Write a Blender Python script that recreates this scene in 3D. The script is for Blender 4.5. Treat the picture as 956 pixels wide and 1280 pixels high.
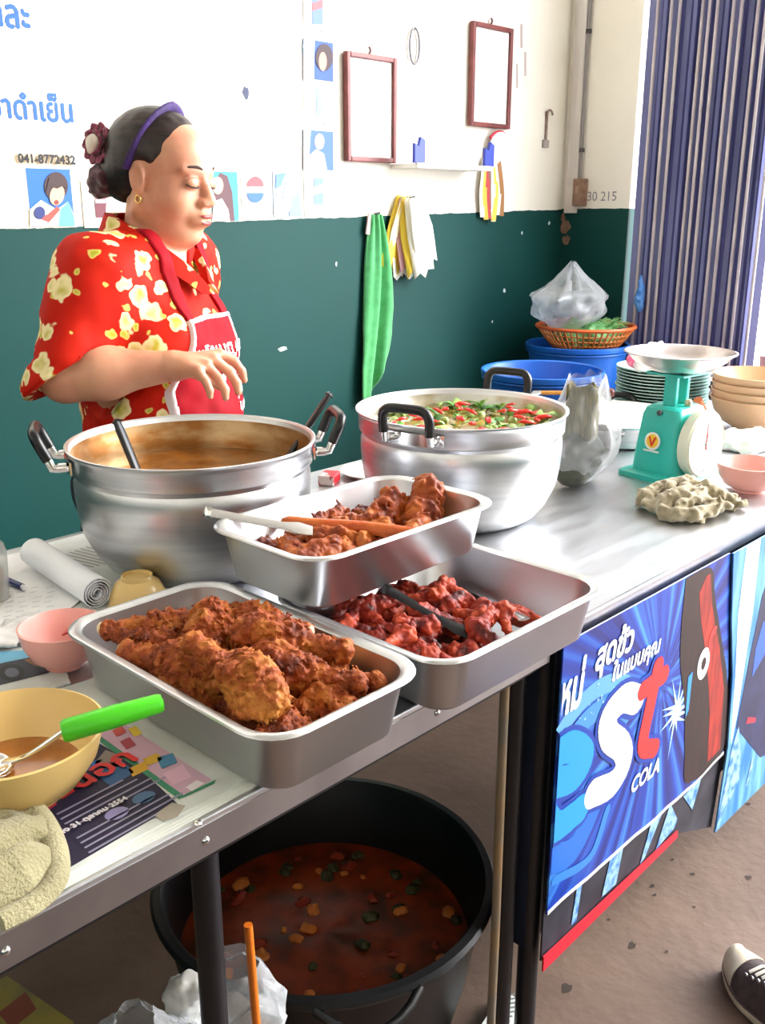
import bpy, bmesh, math, random
import numpy as np
from mathutils import Vector, Matrix, Euler
for _o in list(bpy.data.objects):
    bpy.data.objects.remove(_o)
SC = bpy.context.scene
COL = SC.collection
random.seed(7)
PI = math.pi
R = math.radians

# ------------------------------------------------------------------ camera
F, HY, TH, H = 1207.0, 260.0, R(43.7), 1.32
PITCH = math.atan((640 - HY) / F)
cam_d = bpy.data.cameras.new('camera')
cam = bpy.data.objects.new('camera', cam_d)
COL.objects.link(cam)
cam_d.sensor_fit = 'VERTICAL'
cam_d.sensor_height = 36.0
cam_d.lens = F / 1280 * 36.0
cam_d.clip_start = 0.02
cam.location = (0, 0, H)
cam.rotation_euler = (PI / 2 - PITCH, 0, TH - PI / 2)
SC.camera = cam

# ------------------------------------------------------------------ daylight
world = bpy.data.worlds.new('overcast_sky')
SC.world = world
world.use_nodes = True
wn = world.node_tree.nodes['Background']
wn.inputs[0].default_value = (0.92, 0.95, 1.0, 1)
wn.inputs[1].default_value = 7.0
sun_d = bpy.data.lights.new('sun_offscreen', 'SUN')
sun_d.energy = 5.0
sun_d.angle = R(40)
sun_d.color = (1.0, 0.97, 0.92)
sun = bpy.data.objects.new('sun_offscreen', sun_d)
COL.objects.link(sun)
sun.rotation_euler = Vector((-0.70, 0.60, -0.48)).to_track_quat('-Z', 'Y').to_euler()
SC.view_settings.view_transform = 'Standard'
SC.view_settings.look = 'None'
SC.view_settings.gamma = 1.0
SC.view_settings.use_curve_mapping = False
SC.view_settings.exposure = 0.66

# ------------------------------------------------------------------ pixel -> place
_cp, _sp, _ct, _st = math.cos(PITCH), math.sin(PITCH), math.cos(TH), math.sin(TH)
def ray(x, y):
    u = (x - 478) / F
    v = (640 - y) / F
    d = _cp + _sp * v
    return Vector((d * _ct + u * _st, d * _st - u * _ct, -_sp + _cp * v))
def onz(x, y, z):
    a = ray(x, y)
    t = (z - H) / a.z
    return Vector((a.x * t, a.y * t, z))
def ony(x, y, Y):
    a = ray(x, y)
    t = Y / a.y
    return Vector((a.x * t, Y, H + a.z * t))
def onx(x, y, X):
    a = ray(x, y)
    t = X / a.x
    return Vector((X, a.y * t, H + a.z * t))
def atd(x, y, zc):
    a = ray(x, y)
    return Vector((a.x * zc, a.y * zc, H + a.z * zc))

# ------------------------------------------------------------------ helpers
def lin(h):
    if not isinstance(h, str):
        return tuple(h)[:3]
    h = h.lstrip('#')
    o = []
    for i in (0, 2, 4):
        c = int(h[i:i + 2], 16) / 255
        o.append(c / 12.92 if c <= 0.04045 else ((c + 0.055) / 1.055) ** 2.4)
    return tuple(o)

MATS = {}
def M(name, col, rough=0.5, metal=0.0, col2=None, scale=8.0, detail=3.0, lo=0.4, hi=0.65, bump=0.0, bscale=None,
      stretch=None, trans=0.0, alpha=1.0, coat=0.0, sheen=0.0, sss=0.0, ior=1.45, rough2=None, coords='Object', dist=0.01, spec=0.5):
    if name in MATS:
        return MATS[name]
    m = bpy.data.materials.new(name)
    m.use_nodes = True
    nt = m.node_tree
    N, L = nt.nodes, nt.links
    p = N['Principled BSDF']
    c = lin(col)
    p.inputs['Base Color'].default_value = (*c, 1)
    p.inputs['Roughness'].default_value = rough
    p.inputs['Metallic'].default_value = metal
    p.inputs['IOR'].default_value = ior
    p.inputs['Transmission Weight'].default_value = trans
    p.inputs['Alpha'].default_value = alpha
    p.inputs['Coat Weight'].default_value = coat
    p.inputs['Specular IOR Level'].default_value = spec
    p.inputs['Sheen Weight'].default_value = sheen
    if sss:
        p.inputs['Subsurface Weight'].default_value = sss
        p.inputs['Subsurface Radius'].default_value = (0.01, 0.004, 0.002)
        p.inputs['Subsurface Scale'].default_value = 0.5
    if col2 is not None or bump or rough2 is not None:
        tc = N.new('ShaderNodeTexCoord')
        mp = N.new('ShaderNodeMapping')
        L.new(tc.outputs[coords], mp.inputs[0])
        if stretch:
            mp.inputs['Scale'].default_value = stretch
        nz = N.new('ShaderNodeTexNoise')
        nz.inputs['Scale'].default_value = scale
        nz.inputs['Detail'].default_value = detail
        L.new(mp.outputs[0], nz.inputs['Vector'])
        rp = N.new('ShaderNodeMapRange')
        rp.inputs[1].default_value = lo
        rp.inputs[2].default_value = hi
        L.new(nz.outputs['Fac'], rp.inputs[0])
        if col2 is not None:
            mx = N.new('ShaderNodeMix')
            mx.data_type = 'RGBA'
            mx.inputs['A'].default_value = (*c, 1)
            mx.inputs['B'].default_value = (*lin(col2), 1)
            L.new(rp.outputs[0], mx.inputs['Factor'])
            L.new(mx.outputs['Result'], p.inputs['Base Color'])
        if rough2 is not None:
            r2 = N.new('ShaderNodeMapRange')
            r2.inputs[3].default_value = rough
            r2.inputs[4].default_value = rough2
            L.new(rp.outputs[0], r2.inputs[0])
            L.new(r2.outputs[0], p.inputs['Roughness'])
        if bump:
            nb = nz
            if bscale:
                nb = N.new('ShaderNodeTexNoise')
                nb.inputs['Scale'].default_value = bscale
                nb.inputs['Detail'].default_value = 4
                L.new(mp.outputs[0], nb.inputs['Vector'])
            bp = N.new('ShaderNodeBump')
            bp.inputs['Strength'].default_value = bump
            bp.inputs['Distance'].default_value = dist
            L.new(nb.outputs['Fac'], bp.inputs['Height'])
            L.new(bp.outputs[0], p.inputs['Normal'])
    MATS[name] = m
    return m

def film(name, tint='ffffff', clear=0.72, rough=0.12):
    """thin clear plastic"""
    if name in MATS:
        return MATS[name]
    m = bpy.data.materials.new(name)
    m.use_nodes = True
    N, L = m.node_tree.nodes, m.node_tree.links
    N.remove(N['Principled BSDF'])
    out = N['Material Output']
    t = N.new('ShaderNodeBsdfTransparent')
    t.inputs[0].default_value = (*lin(tint), 1)
    g = N.new('ShaderNodeBsdfPrincipled')
    g.inputs['Base Color'].default_value = (0.85, 0.87, 0.9, 1)
    g.inputs['Roughness'].default_value = rough
    g.inputs['Specular IOR Level'].default_value = 0.8
    mx = N.new('ShaderNodeMixShader')
    fr = N.new('ShaderNodeLayerWeight')
    fr.inputs[0].default_value = 0.35
    rg = N.new('ShaderNodeMapRange')
    rg.inputs[3].default_value = 1 - clear
    rg.inputs[4].default_value = min(1.0, 1 - clear + 0.35)
    L.new(fr.outputs['Facing'], rg.inputs[0])
    L.new(rg.outputs[0], mx.inputs[0])
    L.new(t.outputs[0], mx.inputs[1])
    L.new(g.outputs[0], mx.inputs[2])
    L.new(mx.outputs[0], out.inputs[0])
    MATS[name] = m
    return m

def tag(o, label=None, cat=None, group=None, kind=None):
    if label: o['label'] = label
    if cat: o['category'] = cat
    if group: o['group'] = group
    if kind: o['kind'] = kind
    return o
def empty(name, loc=(0, 0, 0), rz=0.0, label=None, cat=None, group=None, rot=None):
    o = bpy.data.objects.new(name, None)
    COL.objects.link(o)
    o.empty_display_size = 0.05
    o.location = loc
    o.rotation_euler = rot if rot else (0, 0, rz)
    return tag(o, label, cat, group)
def copy_tree(o, parent=None):
    c = o.copy()
    COL.objects.link(c)
    c.parent = parent
    for ch in list(o.children):
        copy_tree(ch, c)
    return c

class MB:
    def __init__(s):
        s.v, s.f = [], []
    def add(s, v, f):
        b = len(s.v)
        s.v += [tuple(p) for p in v]
        s.f += [tuple(b + i for i in q) for q in f]
        return s
    def box(s, c, d, rot=None):
        x, y, z = d[0] / 2, d[1] / 2, d[2] / 2
        v = [Vector(p) for p in ((-x, -y, -z), (x, -y, -z), (x, y, -z), (-x, y, -z), (-x, -y, z), (x, -y, z), (x, y, z), (-x, y, z))]
        if rot is not None:
            v = [rot @ p for p in v]
        v = [p + Vector(c) for p in v]
        return s.add(v, [(3, 2, 1, 0), (4, 5, 6, 7), (0, 1, 5, 4), (1, 2, 6, 5), (2, 3, 7, 6), (3, 0, 4, 7)])
    def loft(s, rings, cap0=True, cap1=True, closed=True):
        n = len(rings[0])
        v = [p for r in rings for p in r]
        f = []
        for i in range(len(rings) - 1):
            for j in range(n if closed else n - 1):
                k = (j + 1) % n
                f.append((i * n + j, i * n + k, (i + 1) * n + k, (i + 1) * n + j))
        if cap0: f.append(tuple(range(n - 1, -1, -1)))
        if cap1: f.append(tuple((len(rings) - 1) * n + j for j in range(n)))
        return s.add(v, f)
    def lathe(s, prof, n=48, c=(0, 0, 0), cap0=False, cap1=False, sx=1.0, sy=1.0):
        rings = [[(c[0] + r * sx * math.cos(2 * PI * j / n), c[1] + r * sy * math.sin(2 * PI * j / n), c[2] + z) for j in range(n)] for r, z in prof]
        return s.loft(rings, cap0, cap1)
    def tube(s, pts, r, n=10, cap=True, flat=1.0, up=None):
        pts = [Vector(p) for p in pts]
        rs = r if isinstance(r, (list, tuple)) else [r] * len(pts)
        rings = []
        prev = None
        for i, p in enumerate(pts):
            t = (pts[min(i + 1, len(pts) - 1)] - pts[max(i - 1, 0)]).normalized()
            if prev is None:
                a = Vector(up) if up else (Vector((0, 0, 1)) if abs(t.z) < 0.9 else Vector((1, 0, 0)))
            else:
                a = prev
            a = (a - t * a.dot(t)).normalized()
            prev = a
            b = t.cross(a)
            rings.append([p + a * rs[i] * flat * math.cos(2 * PI * j / n) + b * rs[i] * math.sin(2 * PI * j / n) for j in range(n)])
        return s.loft(rings, cap, cap)
    def prism(s, poly, o, ux, uy, th):
        o, ux, uy = Vector(o), Vector(ux), Vector(uy)
        nn = ux.cross(uy).normalized()
        a = [o + ux * x + uy * y for x, y in poly]
        b = [p + nn * th for p in a]
        n = len(poly)
        f = [tuple(range(n - 1, -1, -1)), tuple(range(n, 2 * n))] + [(j, (j + 1) % n, n + (j + 1) % n, n + j) for j in range(n)]
        return s.add(a + b, f)
    def build(s, name, mat, parent=None, smooth=None, loc=None, rot=None, bevel=0, seg=2, sub=0, solid=0):
        me = bpy.data.meshes.new(name)
        me.from_pydata(s.v, [], s.f)
        me.update()
        return finish(name, me, mat, parent, smooth, loc, rot, bevel, seg, sub, solid)

def finish(name, me, mat, parent=None, smooth=None, loc=None, rot=None, bevel=0, seg=2, sub=0, solid=0):
    me.materials.append(mat)
    o = bpy.data.objects.new(name, me)
    COL.objects.link(o)
    if smooth is not None:
        me.polygons.foreach_set('use_smooth', [True] * len(me.polygons))
        if smooth < 180:
            me.set_sharp_from_angle(angle=R(smooth))
    if parent: o.parent = parent
    if loc is not None: o.location = loc
    if rot is not None: o.rotation_euler = rot
    if solid:
        md = o.modifiers.new('thick', 'SOLIDIFY'); md.thickness = solid; md.offset = 0
    if bevel:
        md = o.modifiers.new('bevel', 'BEVEL'); md.width = bevel; md.segments = seg; md.limit_method = 'ANGLE'
    if sub:
        md = o.modifiers.new('sub', 'SUBSURF'); md.levels = sub; md.render_levels = sub
    return o

def arc(c, r, a0, a1, n, ux=(1, 0, 0), uy=(0, 0, 1)):
    c, ux, uy = Vector(c), Vector(ux), Vector(uy)
    return [c + ux * r * math.cos(a0 + (a1 - a0) * i / n) + uy * r * math.sin(a0 + (a1 - a0) * i / n) for i in range(n + 1)]
def rrect(hx, hy, r, z, n=6, cx=0, cy=0):
    o = []
    for sx, sy, a in ((1, 1, 0), (-1, 1, 90), (-1, -1, 180), (1, -1, 270)):
        for i in range(n + 1):
            t = R(a + 90 * i / n)
            o.append((cx + sx * (hx - r) + r * math.cos(t), cy + sy * (hy - r) + r * math.sin(t), z))
    return o
def spline(pts, n=6):
    """Catmull-Rom through points"""
    P = [Vector(p) for p in pts]
    P = [P[0] * 2 - P[1]] + P + [P[-1] * 2 - P[-2]]
    o = []
    for i in range(1, len(P) - 2):
        for k in range(n):
            t = k / n
            a, b, c, d = P[i - 1], P[i], P[i + 1], P[i + 2]
            o.append(0.5 * ((2 * b) + (c - a) * t + (2 * a - 5 * b + 4 * c - d) * t * t + (3 * b - a - 3 * c + d) * t ** 3))
    o.append(P[-2])
    return o

# numpy value noise
_rng = np.random.RandomState(3)
_LAT = _rng.rand(32, 32, 32).astype(np.float32)
def vnoise(x, y, z):
    xi, yi, zi = np.floor(x).astype(int), np.floor(y).astype(int), np.floor(z).astype(int)
    fx, fy, fz = x - xi, y - yi, z - zi
    fx, fy, fz = fx * fx * (3 - 2 * fx), fy * fy * (3 - 2 * fy), fz * fz * (3 - 2 * fz)
    o = 0
    for a in (0, 1):
        for b in (0, 1):
            for c in (0, 1):
                w = (fx if a else 1 - fx) * (fy if b else 1 - fy) * (fz if c else 1 - fz)
                o = o + w * _LAT[(xi + a) & 31, (yi + b) & 31, (zi + c) & 31]
    return o * 2 - 1
def nz1(p, s=1.0, seed=0):
    a = np.array([[p[0] * s + seed * 7.1, p[1] * s + seed * 3.3, p[2] * s + seed]], dtype=np.float64)
    return float(vnoise(a[:, 0], a[:, 1], a[:, 2])[0])

class SDF:
    """smooth-blended solid on a grid, skinned as one continuous mesh (surface nets)"""
    def __init__(s, lo, hi, h):
        s.lo = np.array(lo, dtype=np.float64); s.h = h
        s.n = np.ceil((np.array(hi) - s.lo) / h).astype(int) + 1
        s.d = np.full(tuple(s.n), 0.2, dtype=np.float32)
    def _sub(s, lo, hi):
        a = np.clip(np.floor((np.array(lo) - s.lo) / s.h).astype(int), 0, s.n - 1)
        b = np.clip(np.ceil((np.array(hi) - s.lo) / s.h).astype(int) + 1, 1, s.n)
        b = np.maximum(b, a + 1)
        sl = tuple(slice(i, j) for i, j in zip(a, b))
        g = [(s.lo[k] + s.h * np.arange(a[k], b[k])).astype(np.float32) for k in range(3)]
        return sl, np.meshgrid(*g, indexing='ij', sparse=False)
    def _put(s, sl, e, k, op='u'):
        d = s.d[sl]
        if op == 'u':
            if k > 0:
                h = np.clip(k - np.abs(d - e), 0, None) / k
                s.d[sl] = np.minimum(d, e) - h * h * k * 0.25
            else:
                s.d[sl] = np.minimum(d, e)
        elif op == 's':
            e = -e
            if k > 0:
                h = np.clip(k - np.abs(d - e), 0, None) / k
                s.d[sl] = np.maximum(d, e) + h * h * k * 0.25
            else:
                s.d[sl] = np.maximum(d, e)
    def ell(s, c, r, rot=None, k=0.02, op='u'):
        c = np.array(c, dtype=float); r = np.array(r, dtype=float) if hasattr(r, '__len__') else np.array([r] * 3, dtype=float)
        m = (max(r) if rot is not None else r) + k + 3 * s.h
        sl, (X, Y, Z) = s._sub(c - m, c + m)
        X, Y, Z = X - c[0], Y - c[1], Z - c[2]
        if rot is not None:
            A = np.array(Euler(rot).to_matrix() if not isinstance(rot, Matrix) else rot).T
            X, Y, Z = A[0, 0] * X + A[0, 1] * Y + A[0, 2] * Z, A[1, 0] * X + A[1, 1] * Y + A[1, 2] * Z, A[2, 0] * X + A[2, 1] * Y + A[2, 2] * Z
        k0 = np.sqrt((X / r[0]) ** 2 + (Y / r[1]) ** 2 + (Z / r[2]) ** 2)
        k1 = np.sqrt((X / r[0] ** 2) ** 2 + (Y / r[1] ** 2) ** 2 + (Z / r[2] ** 2) ** 2) + 1e-6
        s._put(sl, (k0 * (k0 - 1) / k1).astype(np.float32), k, op)
        return s
    def cone(s, a, b, ra, rb, k=0.02, op='u', sq=None):
        a = np.array(a, dtype=float); b = np.array(b, dtype=float)
        m = max(ra, rb) * 1.3 + k + 3 * s.h
        sl, (X, Y, Z) = s._sub(np.minimum(a, b) - m, np.maximum(a, b) + m)
        v = b - a
        X, Y, Z = X - a[0], Y - a[1], Z - a[2]
        t = np.clip((X * v[0] + Y * v[1] + Z * v[2]) / max(1e-9, v.dot(v)), 0, 1)
        dx, dy, dz = X - t * v[0], Y - t * v[1], Z - t * v[2]
        if sq is not None:
            dx, dy, dz = dx / sq[0], dy / sq[1], dz / sq[2]
        e = np.sqrt(dx * dx + dy * dy + dz * dz) - (ra + (rb - ra) * t)
        s._put(sl, e.astype(np.float32), k, op)
        return s
    def cut(s, p, n):
        """keep the side of the plane the normal points away from"""
        n = np.array(n, dtype=float); n /= np.linalg.norm(n)
        g = [(s.lo[k] + s.h * np.arange(s.n[k])).astype(np.float32) for k in range(3)]
        e = (g[0][:, None, None] - p[0]) * n[0] + (g[1][None, :, None] - p[1]) * n[1] + (g[2][None, None, :] - p[2]) * n[2]
        s.d = np.maximum(s.d, e.astype(np.float32))
        return s
    def grid(s):
        g = [(s.lo[k] + s.h * np.arange(s.n[k])).astype(np.float32) for k in range(3)]
        return np.meshgrid(*g, indexing='ij')
    def noise(s, amp, freq, seed=0, band=0.02):
        i = np.nonzero(np.abs(s.d) < band + amp)
        P = [s.lo[k] + s.h * i[k] for k in range(3)]
        s.d[i] += (amp * vnoise(P[0] * freq + seed * 5.3, P[1] * freq + seed * 2.7, P[2] * freq + seed)).astype(np.float32)
        return s
    def mesh(s):
        d = s.d
        d[0] = d[-1] = 0.1; d[:, 0] = d[:, -1] = 0.1; d[:, :, 0] = d[:, :, -1] = 0.1
        I = (d < 0)
        c = np.zeros(tuple(np.array(d.shape) - 1), dtype=np.int8)
        for a in (0, 1):
            for b in (0, 1):
                for e in (0, 1):
                    c += I[a:a + c.shape[0], b:b + c.shape[1], e:e + c.shape[2]]
        act = (c > 0) & (c < 8)
        ii, jj, kk = np.nonzero(act)
        idx = np.full(c.shape, -1, dtype=np.int64)
        idx[act] = np.arange(len(ii))
        acc = np.zeros((len(ii), 3)); cnt = np.zeros(len(ii))
        cor = [(a, b, e) for a in (0, 1) for b in (0, 1) for e in (0, 1)]
        for p in cor:
            for ax in range(3):
                if p[ax] == 0:
                    q = list(p); q[ax] = 1
                    da = d[ii + p[0], jj + p[1], kk + p[2]]; db = d[ii + q[0], jj + q[1], kk + q[2]]
                    m = (da < 0) != (db < 0)
                    t = da[m] / (da[m] - db[m])
                    pos = np.tile(np.array(p, dtype=float), (m.sum(), 1)); pos[:, ax] += t
                    acc[m] += pos; cnt[m] += 1
        V = s.lo + s.h * (np.stack([ii, jj, kk], 1) + acc / cnt[:, None])
        Q = []
        for ax in range(3):
            sl0 = [slice(None)] * 3; sl1 = [slice(None)] * 3
            sl0[ax] = slice(0, -1); sl1[ax] = slice(1, None)
            A, B = I[tuple(sl0)], I[tuple(sl1)]
            e = np.stack(np.nonzero(A != B), 1)
            o1, o2 = [k for k in range(3) if k != ax]
            if ax == 1: o1, o2 = o2, o1
            e = e[(e[:, o1] > 0) & (e[:, o2] > 0) & (e[:, o1] < c.shape[o1]) & (e[:, o2] < c.shape[o2])]
            def cell(u, v):
                q = e.copy(); q[:, o1] -= u; q[:, o2] -= v
                return idx[q[:, 0], q[:, 1], q[:, 2]]
            q = np.stack([cell(1, 1), cell(0, 1), cell(0, 0), cell(1, 0)], 1)
            neg = ~A[e[:, 0], e[:, 1], e[:, 2]]
            q[neg] = q[neg][:, ::-1]
            Q.append(q)
        Q = np.concatenate(Q)
        return V, Q[(Q >= 0).all(1)]
    def build(s, name, mat, parent=None, loc=None, rot=None, base=None):
        V, Q = s.mesh()
        if base is not None:
            V = V - np.array(base)
        me = np_mesh(name, V, Q)
        return finish(name, me, mat, parent, 180, loc, rot)
def np_mesh(name, V, Q):
    me = bpy.data.meshes.new(name)
    me.vertices.add(len(V)); me.vertices.foreach_set('co', np.asarray(V, dtype=np.float32).ravel())
    me.loops.add(Q.size); me.loops.foreach_set('vertex_index', Q.ravel().astype(np.int32))
    me.polygons.add(len(Q)); me.polygons.foreach_set('loop_start', np.arange(0, Q.size, Q.shape[1], dtype=np.int32))
    me.polygons.foreach_set('loop_total', np.full(len(Q), Q.shape[1], dtype=np.int32))
    me.update(calc_edges=True)
    me.validate()
    return me

# lettering: outline of the text filled by winding, made of thin horizontal strips
def text_rects(s, size, bold=0.0, shear=0.0, align='LEFT', res=70, sx=1.0):
    cu = bpy.data.curves.new('lettering', 'FONT')
    cu.body = s; cu.size = size; cu.align_x = align; cu.fill_mode = 'NONE'; cu.resolution_u = 6
    o = bpy.data.objects.new('lettering', cu)
    COL.objects.link(o)
    dg = bpy.context.evaluated_depsgraph_get()
    me = bpy.data.meshes.new_from_object(o.evaluated_get(dg))
    V = np.array([v.co[:2] for v in me.vertices], dtype=float).reshape(-1, 2)
    E = np.array([e.vertices[:] for e in me.edges], dtype=int).reshape(-1, 2)
    bpy.data.objects.remove(o); bpy.data.meshes.remove(me); bpy.data.curves.remove(cu)
    if not len(V): return []
    h = size / res
    x0, y0 = V.min(0) - bold - 2 * h
    x1, y1 = V.max(0) + bold + 2 * h
    nx, ny = int((x1 - x0) / h) + 1, int((y1 - y0) / h) + 1
    G = np.zeros((ny, nx), dtype=int)
    A, B = V[E[:, 0]], V[E[:, 1]]
    for j in range(ny):
        y = y0 + (j + 0.5) * h
        up = (A[:, 1] <= y) & (B[:, 1] > y); dn = (B[:, 1] <= y) & (A[:, 1] > y)
        for m, w in ((up, 1), (dn, -1)):
            if m.any():
                t = (y - A[m, 1]) / (B[m, 1] - A[m, 1])
                xs = A[m, 0] + t * (B[m, 0] - A[m, 0])
                for x in xs:
                    G[j, max(0, int(math.ceil((x - x0) / h - 0.5))):] += w
    G = G != 0
    rb = int(round(bold / h))
    if rb > 0:
        D = G.copy()
        for a in range(-rb, rb + 1):
            for b in range(-rb, rb + 1):
                if a * a + b * b <= rb * rb + 0.5:
                    D |= np.roll(np.roll(G, a, 0), b, 1)
        G = D
    out = []
    for j in range(ny):
        r = np.flatnonzero(np.diff(np.concatenate([[0], G[j].astype(int), [0]])))
        for a, b in zip(r[::2], r[1::2]):
            y = y0 + j * h
            out.append(((x0 + a * h + shear * y) * sx, (x0 + b * h + shear * y) * sx, y, y + h))
    return out
def lettering(name, s, size, mat, o, ux, uy, parent=None, bold=0.0, shear=0.0, align='LEFT', res=70, sx=1.0, lift=0.0012, warp=None, fit=None, clip=None):
    o, ux, uy = Vector(o), Vector(ux), Vector(uy)
    nn = ux.cross(uy).normalized()
    mb = MB()
    rects = text_rects(s, size, bold, shear, align, res, sx)
    if fit:
        lo_, hi_ = min(r[0] for r in rects), max(r[1] for r in rects)
        rects = [((r[0] - lo_) * fit / (hi_ - lo_), (r[1] - lo_) * fit / (hi_ - lo_), r[2], r[3]) for r in rects]
    for a, b, y0, y1 in rects:
        if clip is not None:
            if b <= clip: continue
            a = max(a, clip)
        q = [(a, y0), (b, y0), (b, y1), (a, y1)]
        if warp: mb.add([warp(x, y) for x, y in q], [(0, 1, 2, 3)])
        else: mb.add([o + ux * x + uy * y + nn * lift for x, y in q], [(0, 1, 2, 3)])
    ob = mb.build(name, mat, parent)
    return ob
def flat(name, pts, mat, parent=None, lift=0.0, n=(0, 0, 1)):
    """a flat printed shape"""
    n = Vector(n)
    mb = MB(); mb.add([Vector(p) + n * lift for p in pts], [tuple(range(len(pts)))])
    return mb.build(name, mat, parent)

# ------------------------------------------------------------------ materials
TZ = 0.77
white_paint = M('white_paint', 'f1eee6', 0.6)
steel = M('steel', (0.66, 0.66, 0.68), 0.34, 1.0, col2=(0.56, 0.57, 0.59), scale=5, rough2=0.44, stretch=(1, 6, 6))
tray_metal = M('tray_metal', (0.64, 0.65, 0.67), 0.30, 1.0, col2=(0.59, 0.60, 0.62), scale=4, detail=1, lo=.25, hi=.75, rough2=0.36)
alu = M('aluminium', (0.66, 0.67, 0.69), 0.3, 1.0, col2=(0.56, 0.57, 0.6), scale=6, rough2=0.42, bump=0.05, bscale=60, stretch=(1, 1, 14), dist=0.002)
chrome = M('bright_steel', (0.75, 0.75, 0.76), 0.15, 1.0)
black_plastic = M('black_plastic', '141416', 0.3)
black_metal = M('black_metal', '1b1a1f', 0.35, 0.0)
paper = M('paper', 'f2f2f2', 0.7, col2='e6e6e8', scale=12)
newsprint = M('newsprint', 'd6dad6', 0.75, col2='c4c9c5', scale=14)
def flatmat(h, rough=0.6):
    return M('ink_' + h, h, rough)

# ================================================================== the room
WY, WX = 2.35, 3.53
def two_tone(name, z0, dzdx, white='f4f0e6', green='0c423f', axis=0, x0=1.12):
    m = bpy.data.materials.new(name); m.use_nodes = True
    N, L = m.node_tree.nodes, m.node_tree.links
    p = N['Principled BSDF']; p.inputs['Roughness'].default_value = 0.6; p.inputs['Specular IOR Level'].default_value = 0.2
    tc = N.new('ShaderNodeTexCoord'); sp = N.new('ShaderNodeSeparateXYZ'); L.new(tc.outputs['Object'], sp.inputs[0])
    nz = N.new('ShaderNodeTexNoise'); nz.inputs['Scale'].default_value = 22; nz.inputs['Detail'].default_value = 5
    L.new(tc.outputs['Object'], nz.inputs['Vector'])
    a = N.new('ShaderNodeMath'); a.operation = 'MULTIPLY_ADD'; L.new(sp.outputs[axis], a.inputs[0])
    a.inputs[1].default_value = dzdx; a.inputs[2].default_value = z0 - dzdx * x0 - 0.006
    b = N.new('ShaderNodeMath'); b.operation = 'MULTIPLY_ADD'; L.new(nz.outputs['Fac'], b.inputs[0]); b.inputs[1].default_value = 0.012
    L.new(a.outputs[0], b.inputs[2])
    g = N.new('ShaderNodeMath'); g.operation = 'GREATER_THAN'; L.new(sp.outputs[2], g.inputs[0]); L.new(b.outputs[0], g.inputs[1])
    n2 = N.new('ShaderNodeTexNoise'); n2.inputs['Scale'].default_value = 3.5; n2.inputs['Detail'].default_value = 6
    L.new(tc.outputs['Object'], n2.inputs['Vector'])
    def mix(c1, c2, fac):
        x = N.new('ShaderNodeMix'); x.data_type = 'RGBA'
        for k, c in (('A', c1), ('B', c2)):
            if isinstance(c, str): x.inputs[k].default_value = (*lin(c), 1)
            else: L.new(c, x.inputs[k])
        L.new(fac, x.inputs['Factor']); return x.outputs['Result']
    gc = mix(green, '093734', n2.outputs['Fac'])
    wc = mix(white, 'e2dccc', n2.outputs['Fac'])
    L.new(mix(gc, wc, g.outputs[0]), p.inputs['Base Color'])
    bp = N.new('ShaderNodeBump'); bp.inputs['Strength'].default_value = 0.25; bp.inputs['Distance'].default_value = 0.006
    L.new(n2.outputs['Fac'], bp.inputs['Height']); L.new(bp.outputs[0], p.inputs['Normal'])
    return m
def struct(o):
    o['kind'] = 'structure'; return o
wall_back = struct(MB().box((0.94, WY + 0.06, 1.8), (5.42, 0.12, 3.6)).build('wall_back', two_tone('back_wall_paint', 1.27, 0.0183)))
wall_right = struct(MB().box((WX + 0.06, 2.21, 1.8), (0.12, 0.34, 3.6)).build('wall_right', two_tone('right_wall_paint', 1.318, 0.0, axis=1)))
wall_left = struct(MB().box((-1.72, 0.2, 1.8), (0.12, 4.42, 3.6)).build('wall_left', two_tone('left_wall_paint', 1.28, 0.0)))
ceiling = struct(MB().box((0.9, 0.18, 3.65), (5.4, 4.6, 0.1)).build('ceiling', M('ceiling_board', 'c9c5ba', 0.8, col2='b8b4aa')))
light_block_wall = struct(MB().box((0.95, -2.06, 1.8), (5.35, 0.12, 3.6)).build('light_block_wall', bpy.data.materials['left_wall_paint']))  # unseen wall added behind the camera to block daylight from that side
conc = M('concrete', '6f5a4d', 0.7, col2='5d4a3f', scale=3.0, detail=8, bump=0.35, bscale=38, dist=0.006)
floor = struct(MB().box((1.5, 0.6, -0.05), (9, 9, 0.1)).build('floor', conc))
# pits worn into the concrete
pit = M('concrete_pit', '3a2e28', 0.9)
for k, (x, y, r) in enumerate(((815, 1108, .007), (818, 1119, .005), (865, 1093, .006), (935, 1097, .008), (708, 1235, .012), (790, 1182, .010), (833, 1190, .005), (840, 1075, .005), (760, 1150, .004), (935, 1005, .006), (867, 1134, .004))):
    c = onz(x, y, 0.0)
    flat('pit', [c + Vector((r * (1 + .4 * math.sin(3 * a + k)) * math.cos(a), r * .7 * (1 + .3 * math.cos(2 * a + k)) * math.sin(a), 0.0008)) for a in [2 * PI * i / 9 for i in range(9)]], pit, floor)
# painted lettering on the back wall
blue_ink = M('blue_wall_paint', '1d5cae', 0.6)
XU, ZU = Vector((1, 0, 0)), Vector((0, 0, 1))
def wl(x, y): return ony(x, y, WY)
lettering('painted_lettering', 'ชาดำเย็น', 0.074, blue_ink, wl(-14, 146), XU, ZU, wall_back, bold=0.0022, res=40, sx=0.86)
lettering('painted_lettering', 'ชนิดละ', 0.085, blue_ink, wl(-62, 24), XU, ZU, wall_back, bold=0.0025, res=40, sx=0.84)
lettering('pencil_marks', '30 215', 0.05, M('pencil', '8a8a90', 0.8), onx(733, 251, WX), Vector((0, -1, 0)), ZU, wall_right, res=30, lift=0.001)
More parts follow.
